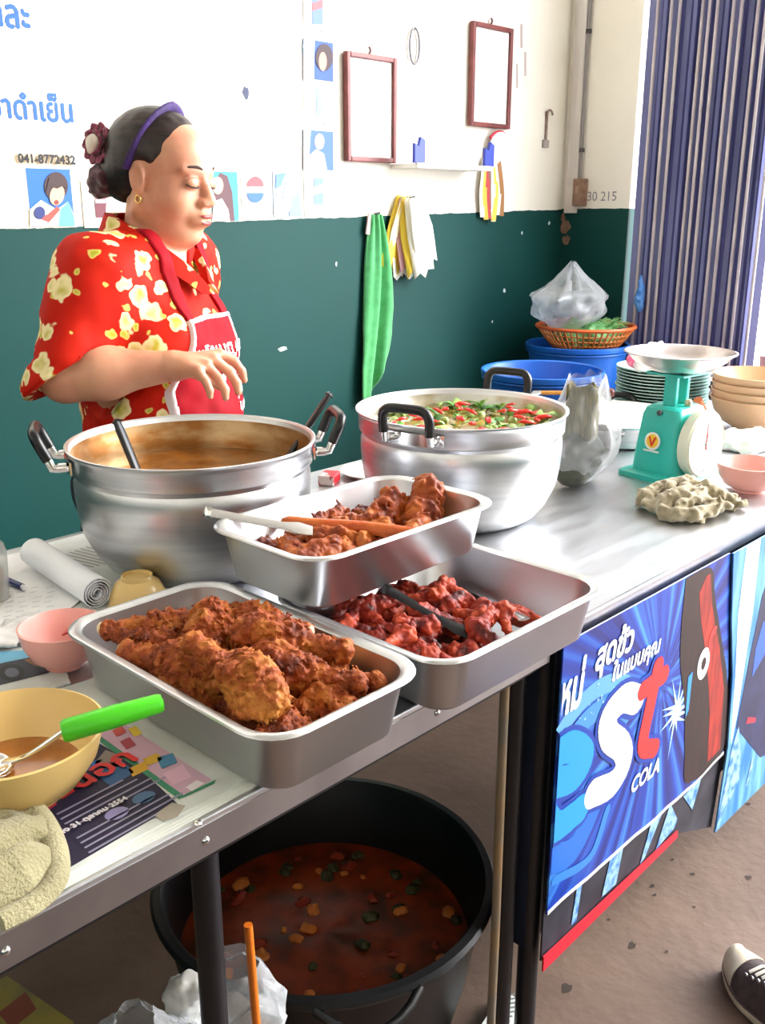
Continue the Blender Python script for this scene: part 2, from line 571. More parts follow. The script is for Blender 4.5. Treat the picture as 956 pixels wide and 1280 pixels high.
# chips and stains in the plaster
chip = M('bare_plaster', '8d705c', 0.9, col2='6f5646', scale=30)
def blob_poly(c, rx, rz, seed, ux=XU, n=14):
    rg = random.Random(seed)
    return [Vector(c) + ux * rx * math.cos(a) * rg.uniform(.65, 1.15) + ZU * rz * math.sin(a) * rg.uniform(.65, 1.15) for a in [2 * PI * i / n for i in range(n)]]
for k, (x, y, rx, rz) in enumerate(((707, 283, .026, .03), (708, 300, .022, .022), (704, 272, .012, .02))):
    flat('plaster_chip', [p - Vector((.002 + .0008 * k, 0, 0)) for p in blob_poly(onx(x, y, WX), rx, rz, k, Vector((0, -1, 0)))], chip, wall_right)
for k, (x, y, rx, rz) in enumerate(((686, 279, .008, .008), (353, 436, .02, .008), (630, 363, .008, .01), (652, 291, .006, .008), (615, 402, .005, .006), (420, 330, .004, .008))):
    flat('paint_chip', [p - Vector((0, .001, 0)) for p in blob_poly(wl(x, y), rx, rz, 20 + k)], M('chipped_paint', 'c9d6d0', 0.8), wall_back)
flat('stain', [p - Vector((0, .001, 0)) for p in blob_poly(wl(307, 116), .012, .018, 33)], M('dark_stain', '4a5068', 0.8), wall_back)
rust = M('rust_drip', 'b9a9a6', 0.8)
for k, (x, y0, y1, w) in enumerate(((118, 22, 40, 3), (176, 0, 10, 3), (222, 33, 42, 2), (211, 103, 122, 1.5), (650, 30, 60, 3), (655, 65, 95, 2.5), (645, 80, 110, 2))):
    flat('drip', [wl(x, y1) + Vector((0, -.001, 0)), wl(x + w, y1) + Vector((0, -.001, 0)), wl(x + w, y0) + Vector((0, -.001, 0)), wl(x, y0) + Vector((0, -.001, 0))], rust, wall_back)

# corner post with a run of conduit, and the switch box
trim_1 = struct(MB().box((WX - 0.012, WY - 0.055, 2.2), (0.024, 0.05, 1.6)).build('trim_1', M('post_white', 'ded9d4', 0.6, col2='c4bcb6', scale=15, stretch=(1, 1, .1)), bevel=0.003))
t = empty('wall_conduit', (WX - 0.014, 2.262, 1.42), label='thin grey cable conduit running down beside the corner of the white wall', cat='conduit')
MB().tube([(0, 0, 0), (0.0, 0.004, .4), (0, -.003, .8), (0, .002, 1.5)], 0.006, 8).build('pipe', M('conduit_grey', '8d8786', 0.6), t, 60)
for z in (.12, .55, .98): MB().box((0, 0, z), (.014, .02, .016)).build('clip', M('clip_dark', '4b4546', 0.6), t, bevel=.002)
t = empty('switch_box', (WX, 2.265, 1.36), label='small brown switch box on a white backing strip in the wall corner', cat='switch')
MB().box((-.012, .035, .02), (.024, .05, .16)).build('backing', M('box_white', 'd9cfc6', 0.6), t, bevel=.003)
b = MB().box((-.022, -.012, .02), (.044, .045, .105)).build('cover', M('box_brown', '8a6a55', 0.5, col2='6d5142', scale=30), t, bevel=.004)
MB().box((-.046, -.012, .03), (.006, .014, .03)).build('rocker', M('rocker', 'a58772', .4), b, bevel=.002)
t = empty('wall_bracket', wl(681, 178), label='small rusty metal hook bracket screwed to the white wall', cat='bracket')
MB().box((0, -.003, .055), (.014, .006, .12)).build('plate', M('rusty', '8e7a70', 0.6, col2='6b564c', scale=40), t, bevel=.002)
MB().tube(arc((.008, -.012, .1), .018, 0, PI, 8, (1, 0, 0), (0, 0, 1)), .004, 8).build('hook', MATS['rusty'], t, 60)
MB().box((-.004, -.006, -.005), (.034, .012, .028)).build('foot', M('bracket_grey', 'a19894', .5), t, bevel=.002)
# wire ring hook
c = wl(516, 58)
t = empty('wire_ring', c, label='bent wire ring hanging on a nail between the two framed pictures', cat='hook')
MB().tube([(0.024 * math.cos(a), -.008, .055 * math.sin(a)) for a in [R(100) + 2 * PI * .93 * i / 26 for i in range(27)]], .0035, 8).build('ring', M('wire_grey', '77757a', .4, .6), t, 60)
MB().tube([(0, 0, .05), (0, -.014, .055)], .004, 8).build('nail', MATS['wire_grey'], t, 60)

# folding metal shutter, each leaf its own piece
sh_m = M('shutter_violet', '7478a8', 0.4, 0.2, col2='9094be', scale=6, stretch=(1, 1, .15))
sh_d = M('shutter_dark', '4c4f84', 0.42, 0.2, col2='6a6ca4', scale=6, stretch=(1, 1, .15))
sh_l = M('shutter_edge', 'd0c8c8', 0.4, 0.1, col2='b0a8b4', scale=14, stretch=(1, 1, .3))
shut = empty('folding_shutter', (WX + 0.03, 1.995, 0), label='tall violet-grey folding metal shutter bunched beside the white corner wall', cat='shutter')
protoA = protoB = None
nsl = 17
yy = 0.0
rg = random.Random(4)
meshes = {}
for i in range(nsl):
    w = 0.062
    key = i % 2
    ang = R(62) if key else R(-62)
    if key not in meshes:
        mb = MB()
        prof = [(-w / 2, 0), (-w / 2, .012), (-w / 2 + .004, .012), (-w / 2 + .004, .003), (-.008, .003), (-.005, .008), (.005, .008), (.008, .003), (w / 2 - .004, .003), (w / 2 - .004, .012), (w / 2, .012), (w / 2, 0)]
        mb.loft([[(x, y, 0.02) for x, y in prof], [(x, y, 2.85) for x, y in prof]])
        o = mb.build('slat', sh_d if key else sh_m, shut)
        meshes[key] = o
    else:
        o = meshes[key].copy(); COL.objects.link(o); o.parent = shut
    o.location = (rg.uniform(-.004, .004), yy, 0)
    o.rotation_euler = (0, 0, ang)
    e = 0.012 + rg.uniform(0, .006)
    if i in (1, 4, 5, 9, 12, 15): yy -= 0.0295; continue
    rod = MB().tube([(0, 0, 0.02), (0, 0, 2.85)], e * .5, 8) if i == 0 else None
    if rod: ro = rod.build('hinge_rod', sh_l, shut, 60); rod0 = ro
    else: ro = rod0.copy(); COL.objects.link(ro); ro.parent = shut
    ro.location = (-0.037 if i % 3 else -.030, yy - .014, 0)
    yy -= 0.0295
MB().box((0.0, -.235, 2.89), (.10, .53, .06)).build('top_track', sh_d, shut)
# small blue bag on the shutter
t = SDF((-.05, -.05, -.08), (.05, .05, .08), .004).ell((0, 0, -.02), (.022, .02, .045), k=.01).cone((0, 0, .02), (.002, .004, .07), .012, .004, k=.02).noise(.006, 60, 2)
tag(t.build('plastic_bag', M('blue_bag', '3f7fd0', .3, col2='6aa2e6', scale=40), loc=onx(800, 368, WX - .045)), 'small blue plastic bag hanging on the folding shutter', 'bag')

# ================================================================== things on the back wall
def quad_px(x0, y0, x1, y1):
    a, b = wl(x0, y0), wl(x1, y1)
    return a.x, b.x, b.z, a.z
_pl = [0]
def poster(name, box, col, shapes, label, cat='poster', texts=()):
    x0, x1, z0, z1 = quad_px(*box)
    cx, cz = (x0 + x1) / 2, (z0 + z1) / 2
    t = empty(name, (cx, WY, z0), label=label, cat=cat)
    base = MB().box((0, -.0012 - .0004 * (_pl[0] % 4), (z1 - z0) / 2), (x1 - x0, .0024, z1 - z0)).build('sheet', flatmat(col), t)
    _pl[0] += 1
    for k, (nm, pts, c) in enumerate(shapes):
        P = [wl(px_, py_) - Vector((cx, 0, z0)) for px_, py_ in pts]
        o = flat(nm, [Vector((p.x, -.0044 - .0003 * k, p.z)) for p in P][::1], flatmat(c), t)
    for k, (s, px_, py_, size, c) in enumerate(texts):
        p = wl(px_, py_)
        lettering('print', s, size, flatmat(c), (p.x - cx, -.0075, p.z - z0), XU, ZU, t, res=40, lift=0.0006, bold=size * .04)
    return t
def ellp(cx, cy, rx, ry, n=16, a0=0, a1=360, rot=0):
    o = []
    for i in range(n + (0 if a1 - a0 >= 360 else 1)):
        a = R(a0 + (a1 - a0) * i / n)
        x, y = rx * math.cos(a), ry * math.sin(a)
        o.append((cx + x * math.cos(R(rot)) - y * math.sin(R(rot)), cy + x * math.sin(R(rot)) + y * math.cos(R(rot))))
    return o
poster('cream_notice', (-60, 150, 96, 284), 'e6cfae', [], 'cream paper notice with a handwritten phone number', 'notice', texts=[('041-8772432', 21, 203, .0285, '17141c')])
poster('photo_print', (31, 210, 93, 283), '1f63b8', [
    ('hair', ellp(69, 233, 15, 18), '3a2326'),
    ('shirt', [(36, 283), (36, 262), (50, 250), (70, 262), (84, 252), (91, 268), (92, 283)], 'd8d4d2'),
    ('jacket', [(72, 283), (74, 262), (84, 252), (91, 270), (92, 283)], '5fa0d8'),
    ('arm', [(45, 272), (60, 278), (74, 262), (70, 258), (58, 268)], 'c9463c'),
    ('face', ellp(70, 244, 9, 13, rot=15), 'e0a98c'),
    ('fringe', [(56, 240), (60, 222), (76, 221), (83, 236), (76, 233), (70, 236), (63, 234)], '3a2326'),
    ('mouth', ellp(69, 253, 3, 3), '8a2f2c'),
    ('badge', ellp(48, 266, 7, 8), '23306e')],
    'blue photo print of a dark-haired laughing figure in a white shirt', 'poster')
poster('bottle_print', (100, 226, 163, 284), 'efe9de', [
    ('bottle', [(119, 272), (117, 252), (121, 240), (122, 230), (127, 230), (128, 240), (132, 252), (131, 272)], '6b3440'),
    ('label_patch', [(118, 254), (118, 244), (131, 244), (131, 254)], 'c8c4d8'),
    ('mark', [(118, 249), (118, 244), (131, 244), (131, 249)], 'c04048')],
    'pale print of a cola bottle on the wall behind the bun of hair')
poster('photo_print', (263, 214, 298, 276), '3c97cf', [
    ('hair', [(268, 276), (266, 228), (274, 216), (283, 220), (289, 240), (292, 276)], '5a3a40'),
    ('face', ellp(271, 232, 7, 11), 'd9a58e'),
    ('dress', [(264, 276), (266, 252), (276, 248), (284, 262), (286, 276)], 'e9e2e0')],
    'blue photo print of a long-haired figure beside the round cola logo')
poster('logo_print', (300, 214, 337, 275), 'f2efe9', [
    ('logo_red', ellp(318, 233, 10.5, 12.5, 12, 180, 360), 'd4515a'),
    ('logo_blue', ellp(318, 241, 10.5, 12.5, 12, 0, 180), '3a66b8'),
    ('caption', [(305, 267), (305, 264), (332, 263), (332, 266)], 'b7b4b8')],
    'white print with a round red and blue cola logo')
poster('pattern_print', (340, 214, 377, 272), '9fb6dc', [
    ('wave', [(341, 266), (346, 238), (352, 250), (357, 224), (362, 246), (368, 228), (375, 262)], 'd9dfee'),
    ('patch', [(343, 236), (344, 218), (356, 216), (350, 232)], '5f83c4'),
    ('patch', [(360, 270), (364, 248), (373, 240), (375, 270)], '7c9cd2')],
    'blue and white patterned print beside the round cola logo')
poster('bottle_print', (379, 214, 415, 271), 'f0eee9', [
    ('can', [(391, 256), (391, 222), (403, 222), (403, 256)], '6f86c4'),
    ('mark', [(391, 244), (391, 234), (403, 230), (403, 240)], 'd8dbe8')],
    'white print of a blue drink can at the end of the lower poster row')
poster('photo_print', (378, 162, 416, 213), '3f64ae', [
    ('coat', [(381, 213), (383, 196), (394, 186), (404, 192), (408, 213)], '8d93ac'),
    ('face', ellp(398, 177, 6, 10), 'e3c4b4'),
    ('panel', [(378, 213), (378, 162), (387, 162), (384, 213)], 'c7cfe2')],
    'blue print of a figure in a grey coat above the drink can print')
poster('bottle_print', (378, 104, 416, 160), 'f1efea', [
    ('can', [(394, 147), (394, 110), (402, 110), (402, 147)], '7f93cc'),
    ('caption', [(404, 157), (404, 153), (414, 153), (414, 157)], '8e8c90')],
    'white print of a slim blue can between two photo prints')
poster('photo_print', (378, 48, 416, 102), '2a4f9c', [
    ('panel', [(378, 102), (378, 48), (392, 48), (391, 102)], 'd5dcec'),
    ('hair', ellp(404, 72, 11, 17), '37222a'),
    ('face', ellp(402, 77, 5, 12), 'c98f7a'),
    ('swirl', ellp(384, 58, 7, 9), '8fb2dc')],
    'dark blue print of a brown-haired head beside the first frame')
poster('bottle_print', (378, -12, 416, 42), 'f1efea', [
    ('can', [(389, 31), (389, -8), (402, -8), (402, 31)], '5f78c0'),
    ('mark', [(389, 14), (389, 4), (402, 0), (402, 10)], 'd25a60'),
    ('caption', [(400, 40), (400, 36), (414, 36), (414, 40)], '8e8c90')],
    'white print of a blue can with red mark at the top of the poster column')

wood_f = M('frame_wood', '7e3f3c', 0.4, col2='6a3432', scale=20)
def frame(box, label, th=.016, lean=0.0, gap=False):
    x0, x1, z0, z1 = box
    w, h = x1 - x0, z1 - z0
    t = empty('picture_frame', ((x0 + x1) / 2, WY - .004, z0), rot=(lean, 0, 0), label=label, cat='picture frame')
    MB().box((0, -.007, h / 2), (w - .01, .006, h - .01)).build('picture', M('picture_white', 'f3f3f0', .15, coat=.6), t)
    for nm, c, d in (('frame_bar', (-w / 2 + th / 2, -.01, h / 2), (th, .02, h)), ('frame_bar', (w / 2 - th / 2, -.01, h / 2), (th, .02, h)),
                     ('frame_bar', (0, -.01, h - th / 2), (w - 2 * th, .02, th)), ('frame_bar', (0, -.01, th / 2), (w - 2 * th, .02, th))):
        MB().box(c, d).build(nm, wood_f, t, bevel=.003)
    MB().tube([(0, -.002, h), (0, -.01, h + .012), (0, -.004, h + .022)], .004, 8).build('hanger', M('hanger', '6a4a48', .5), t, 60)
    return t
frame((2.277, 2.504, 1.462, 1.782), 'reddish-brown framed picture beside the column of drink posters')
frame((2.893, 3.125, 1.60, 1.94), 'reddish-brown framed picture above the hanging round fan')
t = empty('wall_shelf', (2.70, WY, 1.445), label='narrow white wall shelf with blue end brackets between the framed pictures', cat='shelf')
MB().box((0, -.06, .008), (.40, .12, .016)).build('board', white_paint, t, bevel=.003)
for sx in (-1, 1):
    MB().prism([(0, 0), (.05, 0), (.05, .07), (.03, .08), (.02, .05), (0, .06)], (sx * .185 - .025, -.105, .016), XU, ZU, .012).build('bracket', M('bracket_blue', '2438a0', .4), t)
# round fan with a red rim and trailing strips
c = wl(612, 190)
t = empty('hand_fan', c, label='round white fan with a red rim and trailing strips hung under the frame', cat='fan')
MB().lathe([(0.0001, 0), (.06, 0), (.068, .004), (.07, .008), (.0001, .012)], 32).build('disc', M('fan_white', 'f2efe8', .6), t, 50, loc=(.03, -.02, 0), rot=(PI / 2, 0, 0))
MB().tube([(.03 + .071 * math.cos(a), -.02, .071 * math.sin(a)) for a in [R(-50) + R(190) * i / 24 for i in range(25)]], .005, 8).build('rim', M('fan_red', 'c02840', .4), t, 60)
rg = random.Random(5)
for k, (dx, cc) in enumerate(((-.075, 'ece6da'), (-.06, 'd8b23c'), (-.045, 'b33a3a'), (-.03, '7a5a4a'), (-.015, 'f0ece2'), (0, 'e0c04a'), (.015, 'e9e4da'), (.03, '9a6a3a'))):
    L_ = .20 + rg.uniform(-.02, .03)
    p = [(dx * .6, -.012 - .002 * k, -.02), (dx * .8, -.02 - .002 * k, -.08), (dx + .01, -.018 - .002 * k, -.02 - L_ * .6), (dx + rg.uniform(0, .03), -.015 - .002 * k, -.02 - L_)]
    P = spline(p, 5)
    MB().loft([[q + Vector((-.011, 0, 0)), q + Vector((.011, -.003, 0)), q + Vector((.011, -.0015, 0)), q + Vector((-.011, .0015, 0))] for q in P]).build('strip', flatmat(cc), t)
# yellow and white papers hung on a nail
c = wl(500, 246)
t = empty('paper_bundle', c, label='bundle of yellow and white paper sheets hung on the green wall', cat='papers')
rg = random.Random(9)
cols = ['e6c63c', 'f0e9c8', 'e0b52e', 'f3efe4', 'd9a8b0', 'f2d24a', 'f6f2e2', 'f3f0ea']
for k in range(8):
    a = R(-16 + 5.2 * k)
    w, h = .10 + .008 * (k > 4), .255 + rg.uniform(-.02, .015)
    n = 7
    rings = []
    for j in range(n):
        s = j / (n - 1)
        ww = w * (.45 + .55 * min(1, s * 2.2))
        y = -.006 - .0065 * k - .012 * math.sin(s * 2.6 + k)
        row = []
        for i in range(5):
            u = (i / 4 - .5) * ww
            jag = (.014 * math.sin(i * 2.4 + k) if j == n - 1 else 0)
            v = -s * h + jag
            row.append(Vector((u * math.cos(a) - v * math.sin(a), y - .006 * math.sin(i * 1.6 + k), u * math.sin(a) + v * math.cos(a))))
        rings.append(row)
    MB().loft(rings, False, False, closed=False).build('sheet', flatmat(cols[k]), t, 180, solid=.0015)
MB().tube([(0, 0, -.006), (0, -.07, 0)], .003, 8).build('nail', MATS['wire_grey'], t, 60)
# green towel hung on a nail
c = wl(464, 268)
t = empty('hand_towel', c, label='green hand towel hanging from a nail on the green wall', cat='towel')
rings = []
for j in range(30):
    s = j / 29
    row = []
    W = .024 + .052 * min(1, s * 1.7) + .008 * math.sin(s * 7) 
    for i in range(25):
        u = i / 24 - .5
        x = u * W * 2 * (1 - .25 * (s > .82) * (s - .82) * 4) + .012 * math.sin(s * 4)
        y = -.022 - .012 * math.cos(u * 9 + 3.5 * s) * min(1, .3 + s * 1.4) - .006 * math.sin(u * 17 + s * 5)
        row.append(Vector((x, y, -.62 * s * (1 - .22 * max(0, u + .1) * 2 * s))))
    rings.append(row)
MB().loft(rings, False, False, closed=False).build('cloth', M('green_towel', '4aa262', .9, col2='3f9456', scale=30, sheen=.4, bump=.3, bscale=350, dist=.002), t, 180, solid=.005)
MB().box((-.022, -.016, -.03), (.028, .006, .07), Euler((0, R(12), 0)).to_matrix()).build('care_tag', flatmat('e3c3c0'), t)
MB().tube([(0, 0, 0), (0, -.045, .006)], .004, 8).build('nail', MATS['wire_grey'], t, 60)

# ================================================================== the two steel counters
TX = 1.022
t = empty('steel_table', (0.3, 1.09, 0), label='steel-topped table on dark pipe legs carrying the fried chicken trays', cat='table')
def loc(p, e): return Vector(p) - e.location
def legs(t, pts, r=.0145, z=TZ - .03, mat=black_metal):
    for x, y in pts:
        MB().tube([(x - t.location.x, y - t.location.y, 0), (x - t.location.x, y - t.location.y, z)], r, 14).build('leg', mat, t, 60)
MB().box((0, 0, TZ - .006), (2 * (TX - .3), .855, .012)).build('top', steel, t, bevel=.002)
MB().box((0, -.4255, TZ - .024), (2 * (TX - .3), .006, .034)).build('front_lip', M('lip_steel', (.45, .44, .46), .35, 1.0, col2=(.36, .35, .37), scale=9), t)
MB().box((0, -.40, TZ - .045), (2 * (TX - .3), .03, .022)).build('front_rail', black_metal, t)
MB().box((0, .42, TZ - .03), (2 * (TX - .3), .02, .035)).build('back_rail', black_metal, t)
legs(t, [(.468, .694), (1.0, .70), (-.38, .694), (.468, 1.49), (1.0, 1.49), (-.38, 1.49)])
MB().box((0, .40, .22), (2 * (TX - .3) - .1, .02, .02)).build('back_brace', black_metal, t)
for x, y in ((258, 1047), (8, 1190), (548, 877)):
    p = ony(x, y, .66)
    MB().lathe([(.0045, 0), (.004, .0015), (.0022, .0028), (.0001, .003)], 12).build('screw', chrome, t, 50, loc=Vector((p.x, .6615, TZ - .024)) - t.location, rot=(PI / 2, 0, 0))
p = onz(247, 1029, TZ)
MB().lathe([(.0045, 0), (.004, .0015), (.0022, .0028), (.0001, .003)], 12).build('screw', chrome, t, 50, loc=p - t.location)

RX0, RX1 = 1.032, 2.75
t = empty('steel_counter', ((RX0 + RX1) / 2, 1.09, 0), label='long stainless steel counter with advertising panels across its front', cat='counter')
Lx = RX1 - RX0
MB().box((0, 0, TZ - .005), (Lx, .855, .012)).build('top', steel, t, bevel=.002)
MB().box((0, -.426, TZ - .012), (Lx, .008, .026)).build('front_lip', M('lip_bright', (.52, .52, .54), .3, 1.0, col2=(.4, .4, .42), scale=9), t, bevel=.002)
MB().box((-Lx / 2 - .002, 0, TZ - .012), (.006, .855, .026)).build('end_lip', MATS['lip_bright'], t, bevel=.002)
MB().box((0, -.395, .49), (Lx, .02, .52)).build('front_board', M('board_dark', '1d2438', .6), t)
MB().box((0, .42, TZ - .03), (Lx, .02, .035)).build('back_rail', black_metal, t)
MB().box((-Lx / 2 + .012, -.366, .49), (.01, .042, .5)).build('end_board', M('end_blue', '1a4a9c', .5), t)
legs(t, [(RX0 + .018, .688), (RX0 + .018, 1.49), (RX1 - .02, .70), (RX1 - .02, 1.49), (1.9, 1.49)], r=.0165)
# grey drop pipe between the two tables
tag(MB().tube([(.972, .698, .0), (.974, .698, .3), (.975, .70, .6), (.975, .70, TZ - .05)], .007, 10).build('water_pipe', M('pipe_rusty', '7c7266', .6, col2='9a7a52', scale=12), None, 60), 'thin rusty grey pipe standing behind the dark leg between the tables', 'pipe')

# ------------------------------------------------------------------ advertising panels
SY = .652
def sg(x, y): return ony(x, y, SY)
NY = Vector((0, -1, 0))
sign = empty('cola_banner', (1.036, SY, .31), label='blue advertising panel with large white and red letters and a dark bottle', cat='sign')
sb = sign.location
def sp_(x, z, k=1): return Vector((x, SY - .0032 - .0002 * k, z)) - sb
blue_m = bpy.data.materials.new('banner_blue'); blue_m.use_nodes = True
N_, L_ = blue_m.node_tree.nodes, blue_m.node_tree.links
p_ = N_['Principled BSDF']; p_.inputs['Roughness'].default_value = .32
tc_ = N_.new('ShaderNodeTexCoord'); mp_ = N_.new('ShaderNodeMapping'); L_.new(tc_.outputs['Object'], mp_.inputs[0])
mp_.inputs['Location'].default_value = (-.30, 0, -.27)
gr_ = N_.new('ShaderNodeVectorMath'); gr_.operation = 'LENGTH'; L_.new(mp_.outputs[0], gr_.inputs[0])
no_ = N_.new('ShaderNodeVectorMath'); no_.operation = 'NORMALIZE'; L_.new(mp_.outputs[0], no_.inputs[0])
nz_ = N_.new('ShaderNodeTexNoise'); nz_.inputs['Scale'].default_value = 9; nz_.inputs['Detail'].default_value = 4; L_.new(no_.outputs[0], nz_.inputs['Vector'])
rp_ = N_.new('ShaderNodeValToRGB')
rp_.color_ramp.elements[0].position = .38; rp_.color_ramp.elements[0].color = (*lin('06186c'), 1)
rp_.color_ramp.elements[1].position = .72; rp_.color_ramp.elements[1].color = (*lin('3f8ad8'), 1)
e_ = rp_.color_ramp.elements.new(.52); e_.color = (*lin('0c3aa4'), 1)
L_.new(nz_.outputs['Fac'], rp_.inputs[0])
L_.new(rp_.outputs[0], p_.inputs['Base Color'])
x1s = 1.485
def wav(x0, x1, z, amp, n, seed):
    rg = random.Random(seed)
    return [(x0 + (x1 - x0) * i / n, z(x0 + (x1 - x0) * i / n) + rg.uniform(-amp, amp)) for i in range(n + 1)]
bot = wav(1.036, 1.62, lambda x: .312 + (.012 if x > 1.5 else 0) * (x - 1.5) / .1, .002, 16, 1)
MB().prism([(x - sb.x, z - sb.z) for x, z in bot + [(1.60, .50), (1.575, .62), (1.548, .752), (1.036, .754)]], (0, 0, 0), XU, ZU, .003).build('panel', blue_m, sign)
# torn white paper edge
MB().prism([(x - sb.x, z - sb.z) for x, z in bot + [(x, z + .006) for x, z in bot[::-1]]], (0, -.0028, 0), XU, ZU, .0012).build('torn_edge', flatmat('cfd2d4'), sign)
def disc(nm, cx, cz, r0, r1, a0, a1, col, k, n=28, ex=1.0):
    pts = [sp_(cx + ex * r1 * math.cos(R(a0 + (a1 - a0) * i / n)), cz + r1 * math.sin(R(a0 + (a1 - a0) * i / n)), k) for i in range(n + 1)]
    pin = [sp_(cx + ex * r0 * math.cos(R(a0 + (a1 - a0) * i / n)), cz + r0 * math.sin(R(a0 + (a1 - a0) * i / n)), k) for i in range(n + 1)]
    mb = MB()
    for i in range(n): mb.add([pin[i], pts[i], pts[i + 1], pin[i + 1]], [(0, 1, 2, 3)])
    return mb.build(nm, flatmat(col, .35), sign)
# bubble rings round the first letter
disc('ring', 1.135, .50, .135, .165, 40, 130, '5c9bd8', 1)
disc('ring', 1.135, .50, .095, .13, 30, 140, '3f84d0', 2)
rg = random.Random(2)
for k in range(34):
    a, r = R(rg.uniform(40, 138)), rg.uniform(.098, .162)
    cx, cz, q = 1.135 + r * math.cos(a), .50 + r * math.sin(a), rg.uniform(.0012, .0028)
    if cx > 1.045: flat('bubble', [sp_(cx + q * math.cos(i), cz + q * math.sin(i), 4) for i in [2 * PI * j / 7 for j in range(7)]], flatmat('9cc8ee'), sign)
# splash
rs = random.Random(5)
flat('splash', [sp_(1.40 + (.014 if k % 2 else .03 + .05 * rs.random()) * math.cos(R(360 * k / 26)), .505 + (.02 if k % 2 else .03 + .07 * rs.random()) * math.sin(R(360 * k / 26)), 2) for k in range(26)][::-1], flatmat('a9d2f2'), sign)
def ltr(s, size, x, z, col, k, bold=0, sh=.22, sx=1.0, res=150, nm='lettering', fit=None):
    return lettering(nm, s, size, flatmat(col, .35), Vector((x, SY - .0032, z)) - sb, XU, ZU, sign, bold=bold, shear=sh, sx=sx, lift=.0002 * k, res=res, fit=fit, clip=1.038 - x)
def stroke(nm, paths, w, col, k, hh=.0014):
    segs = []
    for path in paths:
        P = [sg(*q) for q in path]
        Q = spline([Vector((q.x, q.z, 0)) for q in P], 6) if len(P) > 2 else [Vector((q.x, q.z, 0)) for q in P]
        segs += list(zip(Q, Q[1:]))
    xs = [q.x for s_ in segs for q in s_]; zs = [q.y for s_ in segs for q in s_]
    x0, x1 = max(1.038, min(xs) - w), max(xs) + w
    z0, z1 = max(.318, min(zs) - w), max(zs) + w
    gx, gz = np.meshgrid(np.arange(x0, x1, hh) + hh / 2, np.arange(z0, z1, hh) + hh / 2)
    D = np.full(gx.shape, 9.0)
    for a, b in segs:
        vx, vz = b.x - a.x, b.y - a.y
        t = np.clip(((gx - a.x) * vx + (gz - a.y) * vz) / max(1e-9, vx * vx + vz * vz), 0, 1)
        D = np.minimum(D, np.hypot(gx - a.x - t * vx, gz - a.y - t * vz))
    G = D < w / 2
    mb = MB()
    for r in range(G.shape[0]):
        e = np.flatnonzero(np.diff(np.concatenate([[0], G[r].astype(int), [0]])))
        for a, b in zip(e[::2], e[1::2]):
            mb.add([sp_(x0 + a * hh, z0 + r * hh, k), sp_(x0 + b * hh, z0 + r * hh, k), sp_(x0 + b * hh, z0 + (r + 1) * hh, k), sp_(x0 + a * hh, z0 + (r + 1) * hh, k)], [(0, 1, 2, 3)])
    return mb.build(nm, flatmat(col, .35), sign)
stroke('swirl', [[(676, 1075), (712, 1062), (738, 1010), (742, 985)]], .05, '1f66c8', 2)
stroke('swirl', [[(690, 1100), (735, 1070), (757, 1010)]], .016, '2f78d0', 3)
for paths, w, c_, k in (([[(690, 978), (716, 968), (727, 944), (708, 932), (688, 952), (676, 1000), (690, 1032), (722, 1010)]], .050, '1e8ff0', 0),
                        ([[(792, 873), (776, 872), (757, 895), (758, 918), (773, 932), (776, 952), (762, 978), (738, 990)]], .050, 'f4f4f6', 1),
                        ([[(819, 832), (808, 885), (800, 930), (814, 934)], [(800, 862), (826, 842)]], .034, 'ee2b2e', 2)):
    stroke('letter_outline', paths, w + .016, '123a9c', 5 + k)
    stroke('letter', paths, w, c_, 9 + k)
ltr('COLA', .04, 1.262, .412, 'f0f2f6', 7, bold=.0016, sh=.25, res=60, fit=.092)
ltr('หม่', .085, 1.030, .645, 'f4f6fa', 7, bold=.0034, sh=.2, res=80, fit=.065)
ltr('สุดขั้ว', .056, 1.120, .684, 'f4f6fa', 7, bold=.0022, sh=.2, res=80, fit=.108)
ltr('ในแบบคุณ', .038, 1.172, .648, 'f4f6fa', 7, bold=.0016, sh=.2, res=80, fit=.145)
# bottle picture
bt = [(1.385, .752), (1.475, .745), (1.505, .68), (1.555, .58), (1.60, .48), (1.615, .335), (1.475, .33), (1.45, .40), (1.43, .50), (1.395, .60), (1.385, .68)]
bt = [(q.x, q.y) for q in spline([Vector((x, z, 0)) for x, z in bt], 4)]
flat('bottle_picture', [sp_(x, z, 3) for x, z in bt][::-1], M('bottle_dark', '140a10', .3, col2='2c1014', scale=14, stretch=(6, 1, 1)), sign)
flat('bottle_glow', [sp_(x, z, 4) for x, z in ((1.46, .735), (1.475, .735), (1.495, .67), (1.545, .575), (1.585, .48), (1.60, .345), (1.55, .34), (1.535, .45), (1.50, .56), (1.455, .66), (1.44, .71))][::-1], M('bottle_red', '7c1214', .3, col2='a8281a', scale=14, stretch=(6, 1, 1)), sign)
disc('bottle_label', 1.485, .565, .012, .03, 0, 360, 'f2f0f0', 6, ex=.75)
flat('bottle_tab', [sp_(x, z, 6) for x, z in ((1.43, .56), (1.445, .565), (1.445, .49), (1.435, .48))][::-1], flatmat('2f86dc'), sign)
disc('bottle_label', 1.515, .60, .01, .026, 60, 260, 'c83030', 6, ex=.7)

